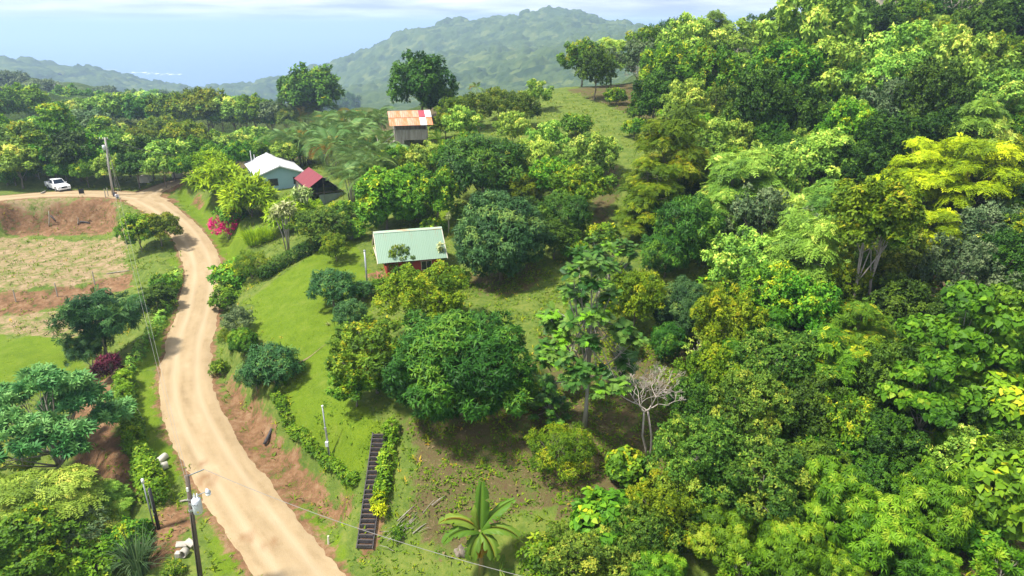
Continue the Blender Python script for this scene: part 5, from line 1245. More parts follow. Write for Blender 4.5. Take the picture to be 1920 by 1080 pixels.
def hut():
    o = empty('rust_roofed_hut', (-14.3, 97.2, 13.9), R(13)); fl = 1.5; hr = 5.1
    rust = [sheet_mat('rusty_sheet', (.38, .11, .04), (.52, .36, .26), 9, .42, .58, .8, 0), sheet_mat('orange_rust_sheet', (.44, .15, .05), (.52, .36, .26), 9, .5, .65, .8, 0)]
    crim = sheet_mat('crimson_sheet', (.34, .05, .07), (.40, .10, .11)); wh = sheet_mat('pale_patch_sheet', (.74, .72, .74), (.66, .62, .62))
    # front slope: upper and lower sheets so the patched ones stand out
    roof_slope(o, 'roof', -2.9, 3.0, .9, hr, -.75, hr - .72, 7, lambda i: (crim if i == 5 else wh if i == 6 else rust[i % 2]), .03)
    roof_slope(o, 'lower_roof', -2.9, 3.0, -.72, hr - .75, -2.6, hr - 1.55, 7, lambda i: (wh if i == 5 else rust[(i + 1) % 2]), .0)
    roof_slope(o, 'rear_roof', -2.9, 3.0, .9, hr, 2.6, hr - .9, 7, rust, .03)
    for x in (-2.1, 2.2):
        for y in (-1.6, 1.6):
            b = MB(); b.box((x, y, 1.75), (.14, .14, 3.9)); part('post', b, wood_grey, o)
    b = MB(); b.box((.05, 0, fl), (4.5, 3.4, .12)); part('floor', b, wood_grey, o)
    def planks(x0, x1, y, z0, z1, axis='x'):
        n = max(1, int(abs(x1 - x0) / .22))
        for i in range(n):
            a = x0 + (x1 - x0) * (i + .5) / n; w = abs(x1 - x0) / n * .94; q = MB()
            if axis == 'x': q.box((a, y + .008 * (i % 2), (z0 + z1) / 2 + .02 * ((i * 7) % 3 - 1)), (w, .04, z1 - z0))
            else: q.box((y + .008 * (i % 2), a, (z0 + z1) / 2 + .02 * ((i * 7) % 3 - 1)), (.04, w, z1 - z0))
            part('plank', q, wood_grey, o)
    planks(-2.1, -1.0, -1.72, 0.0, 2.9); planks(-1.0, 2.2, -1.70, 1.55, 2.85); planks(-1.7, 1.7, -2.2, 1.5, 3.2, 'y'); planks(-1.7, 1.7, 2.3, 1.5, 3.0, 'y'); planks(-2.1, 2.2, 1.75, 0, 3.2)
    b = MB(); b.bar((-2.3, -1.9, 1.5), (-4.2, -2.4, .2), .7, .07); part('ramp', b, wood_grey, o)
    b = MB(); b.bar((-2.3, -2.25, 2.4), (-4.1, -2.7, 1.1), .05, .09); part('handrail', b, wood_grey, o)
    tag(o, 'small plank hut on posts with a rusty patched roof', 'hut')
hut()
def small_house(x, y, rz, w, d, h, wallc, roofm, label, name, zoff=0.0):
    o = empty(name, (x, y, float(H(x, y)) + zoff), rz)
    part('wall', wall_block(w / 2, d / 2, h, h + d * .2), solid(name + '_wall', wallc, .8), o)
    roof_slope(o, 'roof', -w / 2 - .6, w / 2 + .6, 0, h + d * .2 + .1, -d / 2 - .8, h - .25, 6, [roofm], .06, 3); roof_slope(o, 'rear_roof', -w / 2 - .6, w / 2 + .6, 0, h + d * .2 + .1, d / 2 + .8, h - .25, 6, [roofm], .06, 3)
    for xx in (-w / 4, w / 4): window(o, (xx, -d / 2 - .02, h * .55), 1.2, 1.2, 'y', white_paint, glass)
    tag(o, label, 'house')
tile_red = sheet_mat('brown_red_sheet', (.36, .14, .09), (.28, .12, .08)); wsh = MATS['white_sheet']
small_house(68, 131, R(-12), 8, 6, 4.6, (.62, .54, .42), wsh, 'cream house at the top of the right hillside, mostly hidden by trees', 'hilltop_house', 2.2)
q = at_z(82, 163, -2); small_house(q[0], q[1], R(20), 12, 8, 4, (.7, .7, .68), MATS['off_white_sheet'], 'tiny white-roofed building in the far left wood', 'distant_house', 9)
q = at_z(284, 187, -8); small_house(q[0], q[1], R(-10), 9, 7, 4, (.55, .4, .32), tile_red, 'tiny reddish-roofed building beyond the left wood', 'distant_house', 9)

# ------------------------------------------------------------------ black steps
def steps():
    A, B = Vector(STEP_A), Vector(STEP_B); d = (B - A); hd = Vector((d.x, d.y, 0)); L = hd.length; ang = math.atan2(hd.y, hd.x)
    o = empty('garden_steps', tuple(A), ang - math.pi / 2); n = 24; w = .92; run = L / n; rise = d.z / n
    em = solid('trodden_earth', (.16, .085, .05), .95, c2=(.09, .055, .035), scale=3, bump=.4)
    rg = random.Random(3)
    for i in range(n):
        y = run * i; z = rise * i
        b = MB(); b.box((rg.uniform(-.02, .02), y + .045, z + rise * .5 + .01), (w + rg.uniform(-.04, .05), .09, rise + .05), rg.uniform(-.02, .02)); st = part('step', b, wood_dark, o, bevel=.008)
        b = MB(); b.box((0, y + .09 + (run - .09) / 2, z + rise * .5 - .05), (w - .12, run - .1, rise)); part('tread', b, em, st)
    for s in (-1, 1):
        b = MB(); b.bar((s * (w / 2 + .03), -.05, .02), (s * (w / 2 + .03), L, d.z + .02), .06, .16); part('side_board', b, wood_dark, o)
    tag(o, 'narrow flight of black timber steps climbing from the road bank', 'steps')
steps()

# ------------------------------------------------------------------ pickup truck
def pickup():
    p = ground_px(110, 356); o = empty('pickup_truck', (p[0], p[1], p[2] + .02), R(-38))
    wp = solid('white_car_paint', (.82, .83, .85), .25, c2=(.80, .81, .83), spec=.6); dk = black_plastic; gl = solid('car_glass', (.02, .03, .05), .06, spec=.7)
    def arc(cx, r=.43, n=7): return [(cx - r * math.cos(math.pi * i / n), .42 + r * math.sin(math.pi * i / n)) for i in range(n + 1)]
    prof = [(-2.62, .45)] + arc(-1.55) + arc(1.58) + [(2.55, .42), (2.66, .62), (2.62, .88), (2.45, 1.0), (1.05, 1.10), (-.72, 1.10), (-.72, .72), (-2.62, .72)]
    b = MB(); n = len(prof); b.prism(prof, -.92, .92); part('body', b, wp, o, bevel=.03)
    for s in (-1, 1):
        b = MB(); b.box((-1.68, s * .88, .92), (1.92, .08, .40)); part('bed_side', b, wp, o, bevel=.02)
    b = MB(); b.box((-2.60, 0, .92), (.07, 1.76, .40)); part('tailgate', b, wp, o, bevel=.02)
    b = MB(); b.box((-1.66, 0, .74), (1.8, 1.68, .04)); part('bed_liner', b, dk, o)
    cab = MB(); lo = [(-.74, -.88, 1.10), (1.08, -.88, 1.10), (1.08, .88, 1.10), (-.74, .88, 1.10)]; hi = [(-.58, -.70, 1.78), (.35, -.70, 1.78), (.35, .70, 1.78), (-.58, .70, 1.78)]
    cab.add(lo + hi, [(3, 2, 1, 0), (4, 5, 6, 7), (0, 1, 5, 4), (1, 2, 6, 5), (2, 3, 7, 6), (3, 0, 4, 7)]); part('cab', cab, wp, o, bevel=.05)
    def lerp(a, b, t): return tuple(a[i] + (b[i] - a[i]) * t for i in range(3))
    def pane(q, off, nm):
        c = MB(); nn = Vector(off); c.add([Vector(x) + nn * .012 for x in q] + [Vector(x) - nn * .03 for x in q], [(0, 1, 2, 3), (7, 6, 5, 4), (0, 4, 5, 1), (1, 5, 6, 2), (2, 6, 7, 3), (3, 7, 4, 0)]); part(nm, c, gl, o)
    pane([lerp(lo[1], hi[1], .10)[:1] + (-.76, lerp(lo[1], hi[1], .10)[2]), lerp(lo[2], hi[2], .10)[:1] + (.76, lerp(lo[2], hi[2], .10)[2]), (hi[2][0] + .06, .62, 1.71), (hi[1][0] + .06, -.62, 1.71)], (.68, 0, .73), 'windscreen')
    pane([(-.72, .7, 1.2), (-.72, -.7, 1.2), (-.62, -.6, 1.68), (-.62, .6, 1.68)], (-.97, 0, .23), 'rear_window')
    for s in (-1, 1):
        for (x0, x1, x2, x3) in ((-.62, .12, .10, -.50), (.18, .86, .34, .16)):
            pane([(x0, s * .86, 1.16), (x1, s * .86, 1.16), (x2, s * .725, 1.70), (x3, s * .725, 1.70)], (0, s * .97, .25), 'side_window')
        for x in (-.66, .30):
            c = MB(); c.box((x + .12, s * .935, .98), (.16, .02, .03)); part('door_handle', c, dk, o)
        c = MB(); c.box((.92, s * 1.0, 1.2), (.12, .16, .13)); part('mirror', c, wp, o, bevel=.02)
        c = MB(); c.box((2.56, s * .70, .84), (.20, .36, .14)); part('headlight', c, solid('headlight_glass_%d' % s, (.7, .72, .75), .1), o, bevel=.02)
        c = MB(); c.box((-2.62, s * .86, .92), (.06, .10, .32)); part('tail_light', c, solid('red_lens_%d' % s, (.35, .01, .01), .2), o)
        for x in (-1.55, 1.58):
            w = empty('wheel', (x, s * .82, .40)); w.parent = o
            c = MB(); c.tube([(0, -.12, 0), (0, -.10, 0), (0, .10, 0), (0, .12, 0)], [.34, .39, .39, .34], 18); part('tyre', c, solid('tyre_rubber', (.012, .012, .012), .85) if 'tyre_rubber' not in MATS else MATS['tyre_rubber'], w, True)
            c = MB(); c.tube([(0, s * .10, 0), (0, s * .128, 0)], [.24, .22], 12); part('rim', c, metal_grey, w)
    c = MB(); c.box((2.64, 0, .78), (.06, .80, .26)); part('grille', c, dk, o); c = MB(); c.box((2.62, 0, .50), (.14, 1.74, .18)); part('bumper', c, wp, o, bevel=.03)
    c = MB(); c.box((-2.68, 0, .52), (.12, 1.6, .14)); part('rear_bumper', c, metal_grey, o); c = MB(); c.box((2.70, 0, .56), (.02, .36, .10)); part('number_plate', c, white_paint, o)
    tag(o, 'white double-cab pickup truck parked beside the dirt track', 'pickup')
pickup()

# ------------------------------------------------------------------ poles, wires and roadside things
def pole_wire(name, a, b, sag, label, m, r=.014, n=24):
    a = Vector(a); b = Vector(b); pts = [a.lerp(b, i / n) - Vector((0, 0, sag * 4 * (i / n) * (1 - i / n))) for i in range(n + 1)]
    o = obj(name, MB().tube(pts, r, 5).mesh(name, m)); return tag(o, label, 'cable')
PB = at_z(379, 1112, -.1); PB[2] = float(H(PB[0], PB[1]))
def transformer_pole():
    o = empty('transformer_pole', tuple(PB)); hgt = 8.0; lx = .5; top = Vector((lx, 0, hgt))
    b = MB(); b.tube([(0, 0, -.4), (lx * .5, 0, hgt * .5), top], [.155, .135, .11], 12); part('pole', b, wood_pole, o, True)
    zt = 6.15; xt = lx * zt / hgt
    t = empty('transformer', (xt + .40, -.12, zt)); t.parent = o
    b = MB(); b.tube([(0, 0, -.45), (0, 0, -.42), (0, 0, .38), (0, 0, .46)], [.22, .245, .245, .18], 18); part('tank', b, metal_paint, t, True)
    for a in (-.8, .6):
        b = MB(); b.tube([(a * .12, .05, .44), (a * .12, .05, .52), (a * .12, .05, .56), (a * .12, .05, .62), (a * .12, .05, .74)], [.05, .07, .04, .06, .03], 8); part('bushing', b, white_paint, t)
    for a in (-.13, 0, .13):
        b = MB(); b.tube([(a, -.20, .22), (a, -.33, .24)], .03, 6); part('terminal', b, metal_grey, t)
    b = MB(); b.box((-.26, 0, .1), (.3, .12, .08)); b.box((-.26, 0, -.3), (.3, .12, .08)); part('bracket', b, metal_grey, t)
    b = MB(); b.box((.1, -.235, -.25), (.12, .02, .1)); part('rating_plate', b, solid('yellow_plate', (.5, .42, .08), .5), t)
    s = empty('street_light', (xt + .12, 0, zt + .35)); s.parent = o
    b = MB(); b.tube([(0, 0, 0), (.45, -.05, .32), (.95, -.12, .58)], .025, 6); part('arm', b, metal_grey, s)
    b = MB(); b.tube([(.95, -.12, .74), (.97, -.12, .62), (1.0, -.12, .52), (1.0, -.12, .46)], [.05, .10, .15, .10], 10); part('lamp_head', b, metal_paint, s, True)
    b = MB(); b.tube([(1.0, -.12, .47), (1.0, -.12, .36), (1.0, -.12, .31)], [.14, .13, .05], 10); part('lamp_glass', b, white_paint, s, True)
    b = MB(); b.bar((lx, 0, hgt - .05), (lx + .75, .35, hgt + .12), .04, .05); part('bracket_arm', b, metal_grey, o)
    b = MB(); b.box((lx * .9, -.13, 7.2), (.1, .1, .22)); part('cutout_fuse', b, white_paint, o)
    b = MB(); b.tube([(xt - .02, -.15, 5.6), (lx * .35, -.16, 3), (0, -.17, .2)], .025, 6); part('conduit', b, black_plastic, o)
    b = MB()
    for z in (5.75, 6.5): b.tube([(lx * z / hgt, 0, z - .03), (lx * z / hgt, 0, z + .03)], .15, 12)
    part('band', b, metal_grey, o)
    tag(o, 'wooden pole with grey transformer and street lamp beside the road', 'utility pole')
    return Vector(PB) + top
PTOP = transformer_pole()
FB = ground_px(212, 366)
def far_pole():
    o = empty('concrete_pole', tuple(FB)); lx = .6; hgt = 8.8
    b = MB(); b.tube([(0, 0, -.3), (lx * .5, 0, hgt * .5), (lx, 0, hgt)], [.19, .15, .11], 10); part('pole', b, solid('pale_pole_concrete', (.44, .41, .36), .8), o, True)
    b = MB(); b.bar((lx - .9, 0, hgt - .25), (lx + .45, 0, hgt - .25), .09, .1); part('crossarm', b, wood_pole, o)
    for x in (-.8, -.3, .35):
        b = MB(); b.tube([(lx + x, 0, hgt - .2), (lx + x, 0, hgt - .1), (lx + x, 0, hgt + .06)], [.04, .06, .03], 6); part('insulator', b, white_paint, o)
    b = MB(); b.tube([(lx * .82 - .25, -.2, 7.0), (lx * .82 - .25, -.2, 7.7)], .2, 12); part('transformer', b, metal_paint, o, True)
    b = MB(); b.tube([(.3, -.1, 0), (lx * .62, 0, hgt * .62)], .035, 5); part('guy_strut', b, bark_pale, o)
    tag(o, 'tall pale power pole at the fork in the road', 'utility pole'); return Vector(FB) + Vector((lx, 0, hgt))
FTOP = far_pole()
G = ground_px(227, 360); pole_wire('guy_wire', FTOP - Vector((0, 0, 1.2)), G, 0, 'guy wire slanting from the pale power pole to the road', wire_g, .035, 4)
pole_wire('power_line', FTOP + Vector((.1, 0, -.1)), PTOP + Vector((.0, 0, -.05)), .9, 'upper power line between the two poles along the road', wire_g, .009)
pole_wire('power_line', FTOP + Vector((-.6, 0, -1.2)), PTOP + Vector((-.1, 0, -1.1)), 1.0, 'lower power line between the two poles along the road', wire_g, .009)
e = at_z(1150, 1120, 7.0); pole_wire('service_cable', PTOP + Vector((.75, .35, .15)), e, .7, 'thin cable crossing the road near the black steps', wire_g, .014)
pole_wire('power_line', FTOP + Vector((.3, 0, -.2)), at_z(330, 292, 12.0), .3, 'dark cable running from the pale pole into the trees', wire_m, .03)

def meter_posts():
    p = ground_px(298, 992); o = empty('meter_post', tuple(p)); b = MB(); b.tube([(0, 0, -.3), (-.05, .05, 3.1)], [.11, .10], 9); part('pole', b, solid('dark_tarred_pole', (.02, .02, .025), .6), o, True)
    b = MB(); b.tube([(-.02, -.12, 1.2), (-.06, -.10, 3.0)], .03, 6); part('conduit', b, metal_grey, o)
    b = MB(); b.box((.05, -.14, 1.5), (.12, .08, .22)); part('meter_box', b, black_plastic, o)
    tag(o, 'short black post behind the thin grey mast by the verge hedge', 'post')
    p = ground_px(290, 992); o = empty('service_mast', tuple(p)); b = MB(); b.tube([(0, 0, -.3), (-.06, 0, 3.6)], .045, 8); part('pole', b, metal_grey, o, True)
    b = MB(); b.tube([(-.06, 0, 3.55), (-.06, 0, 3.85)], [.09, .08], 8); part('cap', b, white_paint, o, True); tag(o, 'thin grey mast with a white cap by the verge hedge', 'post')
    p = ground_px(618, 862); o = empty('lawn_meter_post', tuple(p)); b = MB(); b.tube([(0, 0, -.3), (-.08, 0, 4.2)], [.06, .05], 8); part('pole', b, metal_grey, o, True)
    b = MB(); b.tube([(.07, -.03, .2), (.02, -.03, 2.6)], .03, 6); part('conduit', b, metal_grey, o)
    b = MB(); b.box((-.02, -.12, 1.35), (.22, .16, .38)); part('meter_box', b, metal_paint, o, bevel=.02); b = MB(); b.box((-.03, -.08, 2.55), (.16, .12, .16)); part('junction_box', b, metal_grey, o)
    b = MB(); b.tube([(-.08, 0, 4.2), (-.08, 0, 4.3)], .07, 8); part('cap', b, white_paint, o); tag(o, 'slim grey meter post on the lawn above the bank hedge', 'post')
meter_posts()
def pipe(u, v, L, r, rz, tilt, label, name='concrete_pipe', m=None):
    p = ground_px(u, v); o = empty(name, (p[0], p[1], p[2] + r * .85), rz); b = MB(); n = 18
    o.rotation_euler = (0, tilt, rz); V = []; F = []
    for (x, rr) in ((-L / 2, r), (L / 2, r), (L / 2, r * .74), (-L / 2, r * .74)):
        for j in range(n): V.append((x, rr * math.cos(6.2832 * j / n), rr * math.sin(6.2832 * j / n)))
    for k in range(4):
        for j in range(n): F.append((k * n + j, k * n + (j + 1) % n, ((k + 1) % 4) * n + (j + 1) % n, ((k + 1) % 4) * n + j))
    b.add(V, F); me = b.mesh(name, m or concrete, True); bpy.data.objects.remove(o)
    o = obj(name, me, None, (p[0], p[1], p[2] + r * .85), (0, tilt, rz)); return tag(o, label, 'pipe')
pc = solid('pale_pipe_concrete', (.62, .58, .48), .85, c2=(.50, .46, .37), scale=2)
pipe(303, 866, .95, .26, R(75), 0, 'upright-turned pale concrete pipe on the left verge, the farther one', m=pc)
pipe(298, 882, 1.25, .27, R(38), 0, 'pale concrete pipe on the left verge, the nearer one', m=pc)
pipe(346, 1042, .4, .27, R(82), R(6), 'round concrete ring lying with its opening toward the viewer', 'concrete_ring')
for (u, v, rz, lab) in ((342, 1030, .3, 'broken concrete slab left of the ring'), (358, 1027, -.5, 'broken concrete slab right of the ring')):
    p = ground_px(u, v); b = MB(); b.box((0, 0, 0), (.62, .4, .12)); o = part('concrete_slab', b, concrete, None, bevel=.03); o.location = (p[0], p[1], p[2] + .38); o.rotation_euler = (.25, .2, rz); tag(o, lab, 'slab')
p = ground_px(336, 1046); b = MB(); b.box((0, 0, .2), (.35, .3, .5)); o = part('rubble_block', b, concrete, None, bevel=.05); o.location = tuple(p); tag(o, 'dark concrete block under the broken slabs', 'block')
for (u, v, w, d, h, lab) in ((272, 342, 1.9, 1.0, 1.2, 'pale concrete block beside the road past the fork'), (333, 333, 1.5, .9, 1.0, 'pale concrete block at the far road bend')):
    p = ground_px(u, v); b = MB(); b.prism([(-w / 2, 0), (w / 2, 0), (w / 2, h * .8), (w * .2, h), (-w * .3, h * .95), (-w / 2, h * .7)], -d / 2, d / 2); o = part('concrete_block', b, pc, None, bevel=.06); o.location = tuple(p); tag(o, lab, 'block')
def roadside():
    p = ground_px(357, 322); o = empty('road_sign', tuple(p)); b = MB(); b.tube([(0, 0, -.2), (0, 0, 1.7)], .04, 6); part('post', b, metal_grey, o); b = MB(); b.box((0, -.05, 1.5), (.34, .03, .5)); part('panel', b, white_paint, o); tag(o, 'small white road sign on the bank past the fork', 'sign')
    p = ground_px(154, 366); o = empty('black_board', tuple(p), .2); b = MB(); b.box((0, 0, .62), (.75, .05, .75)); part('panel', b, black_plastic, o)
    b = MB(); b.box((-.3, .04, .3), (.05, .05, .7)); part('leg', b, wood_grey, o); b = MB(); b.box((.3, .04, .3), (.05, .05, .7)); part('leg', b, wood_grey, o); tag(o, 'small black board standing beside the dirt track', 'sign')
    posts = [(198, 370, 1.3, 'wooden post by the track, left of the pair near the power pole'), (203, 368, 1.3, 'wooden post by the track, right of the pair near the power pole'), (616, 1020, .6, 'short pale marker post on the road verge near the steps'), (108, 556, 1.7, 'middle fence post on the field terrace'), (178, 534, 1.7, 'right fence post on the field terrace'), (30, 566, 1.5, 'left fence post on the field terrace'), (74, 336, 1.6, 'pale post in the grass behind the pickup')]
    for u, v, h, lab in posts:
        p = ground_px(u, v); b = MB(); b.tube([(0, 0, -.2), (.03, .02, h)], [.07, .06], 7); o = part('wooden_post', b, wood_grey if h > .7 else pc, None); o.location = tuple(p); tag(o, lab, 'post')
    logs = [((92, 425), (97, 396), .07, 'thin leaning pale trunk against the earth bank'), ((146, 421), (149, 408), .08, 'short pale stake at the foot of the earth bank'), ((95, 406), (104, 416), .12, 'dark broken branch on the earth bank'), ((200, 514), (243, 508), .06, 'long pale branch lying on the field'), ((254, 762), (268, 790), .03, 'pale stick lying on the grass verge'), ((150, 417), (168, 419), .12, 'dark log at the foot of the earth bank'), ((338, 942), (354, 940), .07, 'short pale log beside the transformer pole'), ((496, 836), (510, 806), .13, 'dark fallen trunk on the road bank'), ((78, 364), (86, 360), .14, 'pale boulder-like log before the pickup')]
    for a, c, r, lab in logs:
        A = Vector(ground_px(*a)); Bv = Vector(ground_px(*c)); A.z += r; Bv.z += r
        if 'leaning' in lab: Bv = A + Vector((.4, .2, 2.3))
        if 'stake' in lab: Bv = A + Vector((.2, .1, 1.0))
        m = (A + Bv) / 2 + Vector((.05, .03, .04)); b = MB(); b.tube([A, A.lerp(m, .5), m, m.lerp(Bv, .5), Bv], [r, r * 1.05, r * .9, r * .85, r * .6], 7); o = part('fallen_branch', b, wood_dark if 'dark' in lab else bark_pale, None, True); tag(o, lab, 'log')
    # heap of cut branches beside the banana
    c = ground_px(775, 990); o = empty('branch_heap', tuple(c)); rg = np.random.default_rng(4)
    for i in range(22):
        a = rg.uniform(-.5, .5) + (math.pi if i % 2 else 0); L = rg.uniform(.4, 1.3); x, y = rg.normal(0, .7), rg.normal(0, .3); zz = float(H(c[0] + x, c[1] + y)) - c[2] + .05 + .25 * rg.random()
        x2, y2 = x + math.cos(a) * L, y + math.sin(a) * L * .7; z2 = float(H(c[0] + x2, c[1] + y2)) - c[2] + .05 + .3 * rg.random()
        b = MB(); b.tube([(x, y, zz), ((x + x2) / 2 + .05, (y + y2) / 2, (zz + z2) / 2 + .08), (x2, y2, z2)], [.045 if i < 5 else .018, .04 if i < 5 else .015, .012], 5); part('branch', b, bark_pale if i % 3 else bark, o)
    tag(o, 'heap of cut branches between the steps and the banana plant', 'branch pile')
    # stump and boulders
    for (u, v, r, lab) in ((866, 1034, .38, 'brown earthy stump left of the banana stem'),):
        p = ground_px(u, v); bm = bmesh.new(); bmesh.ops.create_icosphere(bm, subdivisions=3, radius=1)
        for vtx in bm.verts:
            k = 1 + .18 * math.sin(vtx.co.x * 5 + vtx.co.z * 3) + .12 * math.sin(vtx.co.y * 7 + 1); vtx.co = Vector((vtx.co.x * r * k, vtx.co.y * r * k, max(-.3, vtx.co.z) * r * .9 * k))
        me = bpy.data.meshes.new('tree_stump'); bm.to_mesh(me); bm.free(); me.materials.append(bark); o = obj('tree_stump', me, None, tuple(p)); tag(o, lab, 'stump')
    # stone-lined garden path
    W = catmull(np.array([ground_px(u, v) for u, v in ((545, 690), (580, 670), (620, 638), (660, 605))]), .3); V = []; F = []
    for i, c in enumerate(W):
        for s in (-1, 1): V.append((c[0] + s * .10, c[1] + s * .16, float(H(c[0] + s * .1, c[1] + s * .16)) + .03))
        if i: F.append((2 * i - 2, 2 * i - 1, 2 * i + 1, 2 * i))
    tag(obj('path', mesh_np('path', np.array(V), np.array(F), solid('path_gravel', (.26, .20, .12), .95, c2=(.18, .13, .07), scale=5))), kind='structure')
roadside()

def person(u, v, rz, shirt, trousers, hairc, label):
    """seated on the verge, knees up"""
    p = ground_px(u, v); me = bpy.data.meshes.new('person')
    J = [(0, 0, .14), (0, -.02, .36), (0, -.03, .58), (0, -.01, .68), (.03, 0, .80), (.03, 0, .90),
         (0, .19, .58), (.16, .24, .40), (.34, .14, .42), (0, -.19, .58), (.16, -.24, .40), (.34, -.14, .42),
         (.02, .10, .13), (.40, .14, .42), (.46, .14, .06), (.60, .15, .04), (.02, -.10, .13), (.40, -.14, .42), (.46, -.14, .06), (.60, -.15, .04)]
    E = [(0, 1), (1, 2), (2, 3), (3, 4), (4, 5), (2, 6), (6, 7), (7, 8), (2, 9), (9, 10), (10, 11), (0, 12), (12, 13), (13, 14), (14, 15), (0, 16), (16, 17), (17, 18), (18, 19)]
    rad = [.15, .15, .14, .06, .10, .09, .07, .05, .04, .07, .05, .04, .09, .07, .05, .045, .09, .07, .05, .045]
    me.from_pydata(J, E, []); o = obj('person', me); sk = o.modifiers.new('skin', 'SKIN'); me.skin_vertices[0].data[0].use_root = True
    for i, r in enumerate(rad): me.skin_vertices[0].data[i].radius = (r, r)
    o.modifiers.new('sub', 'SUBSURF').levels = 1; dg = bpy.context.evaluated_depsgraph_get(); m2 = bpy.data.meshes.new_from_object(o.evaluated_get(dg)); bpy.data.objects.remove(o)
    sk = solid('skin_' + label[:9], (.32, .17, .11), .6); sh = solid('shirt_' + label[:9], shirt, .8); tr = solid('trousers_' + label[:9], trousers, .8); m2.materials.clear()
    for m in (sh, tr, sk): m2.materials.append(m)
    for pl in m2.polygons:
        c = pl.center; pl.material_index = 2 if c.z > .66 or (c.x > .2 and abs(c.y) > .1 and c.z > .36 and c.x < .33) else (1 if (c.x > .05 and c.z < .5) or c.z < .16 else 0); pl.use_smooth = True
    o = obj('person', m2, None, tuple(p), (0, 0, rz)); bm = bmesh.new(); bmesh.ops.create_icosphere(bm, subdivisions=2, radius=.115)
    for vtx in bm.verts: vtx.co = vtx.co * (1, 1, 1.0) if False else Vector((vtx.co.x * 1.0 + .0, vtx.co.y * .95, vtx.co.z * .8 + .92))
    mh = bpy.data.meshes.new('hair'); bm.to_mesh(mh); bm.free(); mh.materials.append(solid('hair_' + label[:9], hairc, .6)); obj('hair', mh, o)
    return tag(o, label, 'person')
person(216, 368, R(-70), (.02, .02, .025), (.05, .05, .07), (.015, .01, .008), 'person in a black top sitting at the foot of the pale power pole')
person(220, 372, R(-50), (.75, .72, .72), (.30, .32, .36), (.05, .025, .015), 'person in a white top sitting beside the dark-clothed one on the verge')

# ------------------------------------------------------------------ ground cover nobody could count
def scatter_pts(n, rng, x0, x1, y0, y1, wfun):
    x = rng.uniform(x0, x1, n); y = rng.uniform(y0, y1, n); k = rng.random(n) < wfun(x, y); return x[k], y[k]
def zone_at(name, x, y):
    ix = np.clip(((x - GX0) / GS).astype(int), 0, len(gx) - 1); iy = np.clip(((y - GY0) / GS).astype(int), 0, len(gy) - 1); return ZM[name].reshape(GX.shape)[iy, ix]
def road_at(x, y):
    ix = np.clip(((x - GX0) / GS).astype(int), 0, len(gx) - 1); iy = np.clip(((y - GY0) / GS).astype(int), 0, len(gy) - 1); return GROAD[iy, ix]
def infov(x, y): return (np.abs(x) < .82 * y + 6)
def tufts(name, x, y, lm, hgt, per, tmpl, label, seed, spread=(10, 70), droop=.1, tint=.5):
    rng = np.random.default_rng(seed); n = len(x); P = np.stack([x, y, H(x, y) - .03], -1); P = np.repeat(P, per, 0); N = n * per
    a = rng.uniform(0, 6.28, N); th = np.radians(rng.uniform(spread[0], spread[1], N)); D = np.stack([np.sin(th) * np.cos(a), np.sin(th) * np.sin(a), np.cos(th)], -1)
    D[:, 2] -= droop; Nn = np.stack([-np.cos(a) * .6, -np.sin(a) * .6, np.ones(N)], -1); P = P + np.stack([rng.normal(0, .12, N), rng.normal(0, .12, N), np.zeros(N)], -1)
    S = hgt * np.repeat(rng.uniform(.5, 1.4, n), per) * rng.uniform(.7, 1.2, N); ti = np.clip(np.repeat(rng.normal(tint, .2, n), per) + rng.normal(0, .08, N), 0, 1)
    V, F, t = leaf_arrays(P, D, Nn, S, tmpl, ti); o = obj(name, mesh_np(name, V, F, LM[lm], t)); return tag(o, label, 'ground cover', kind='stuff')
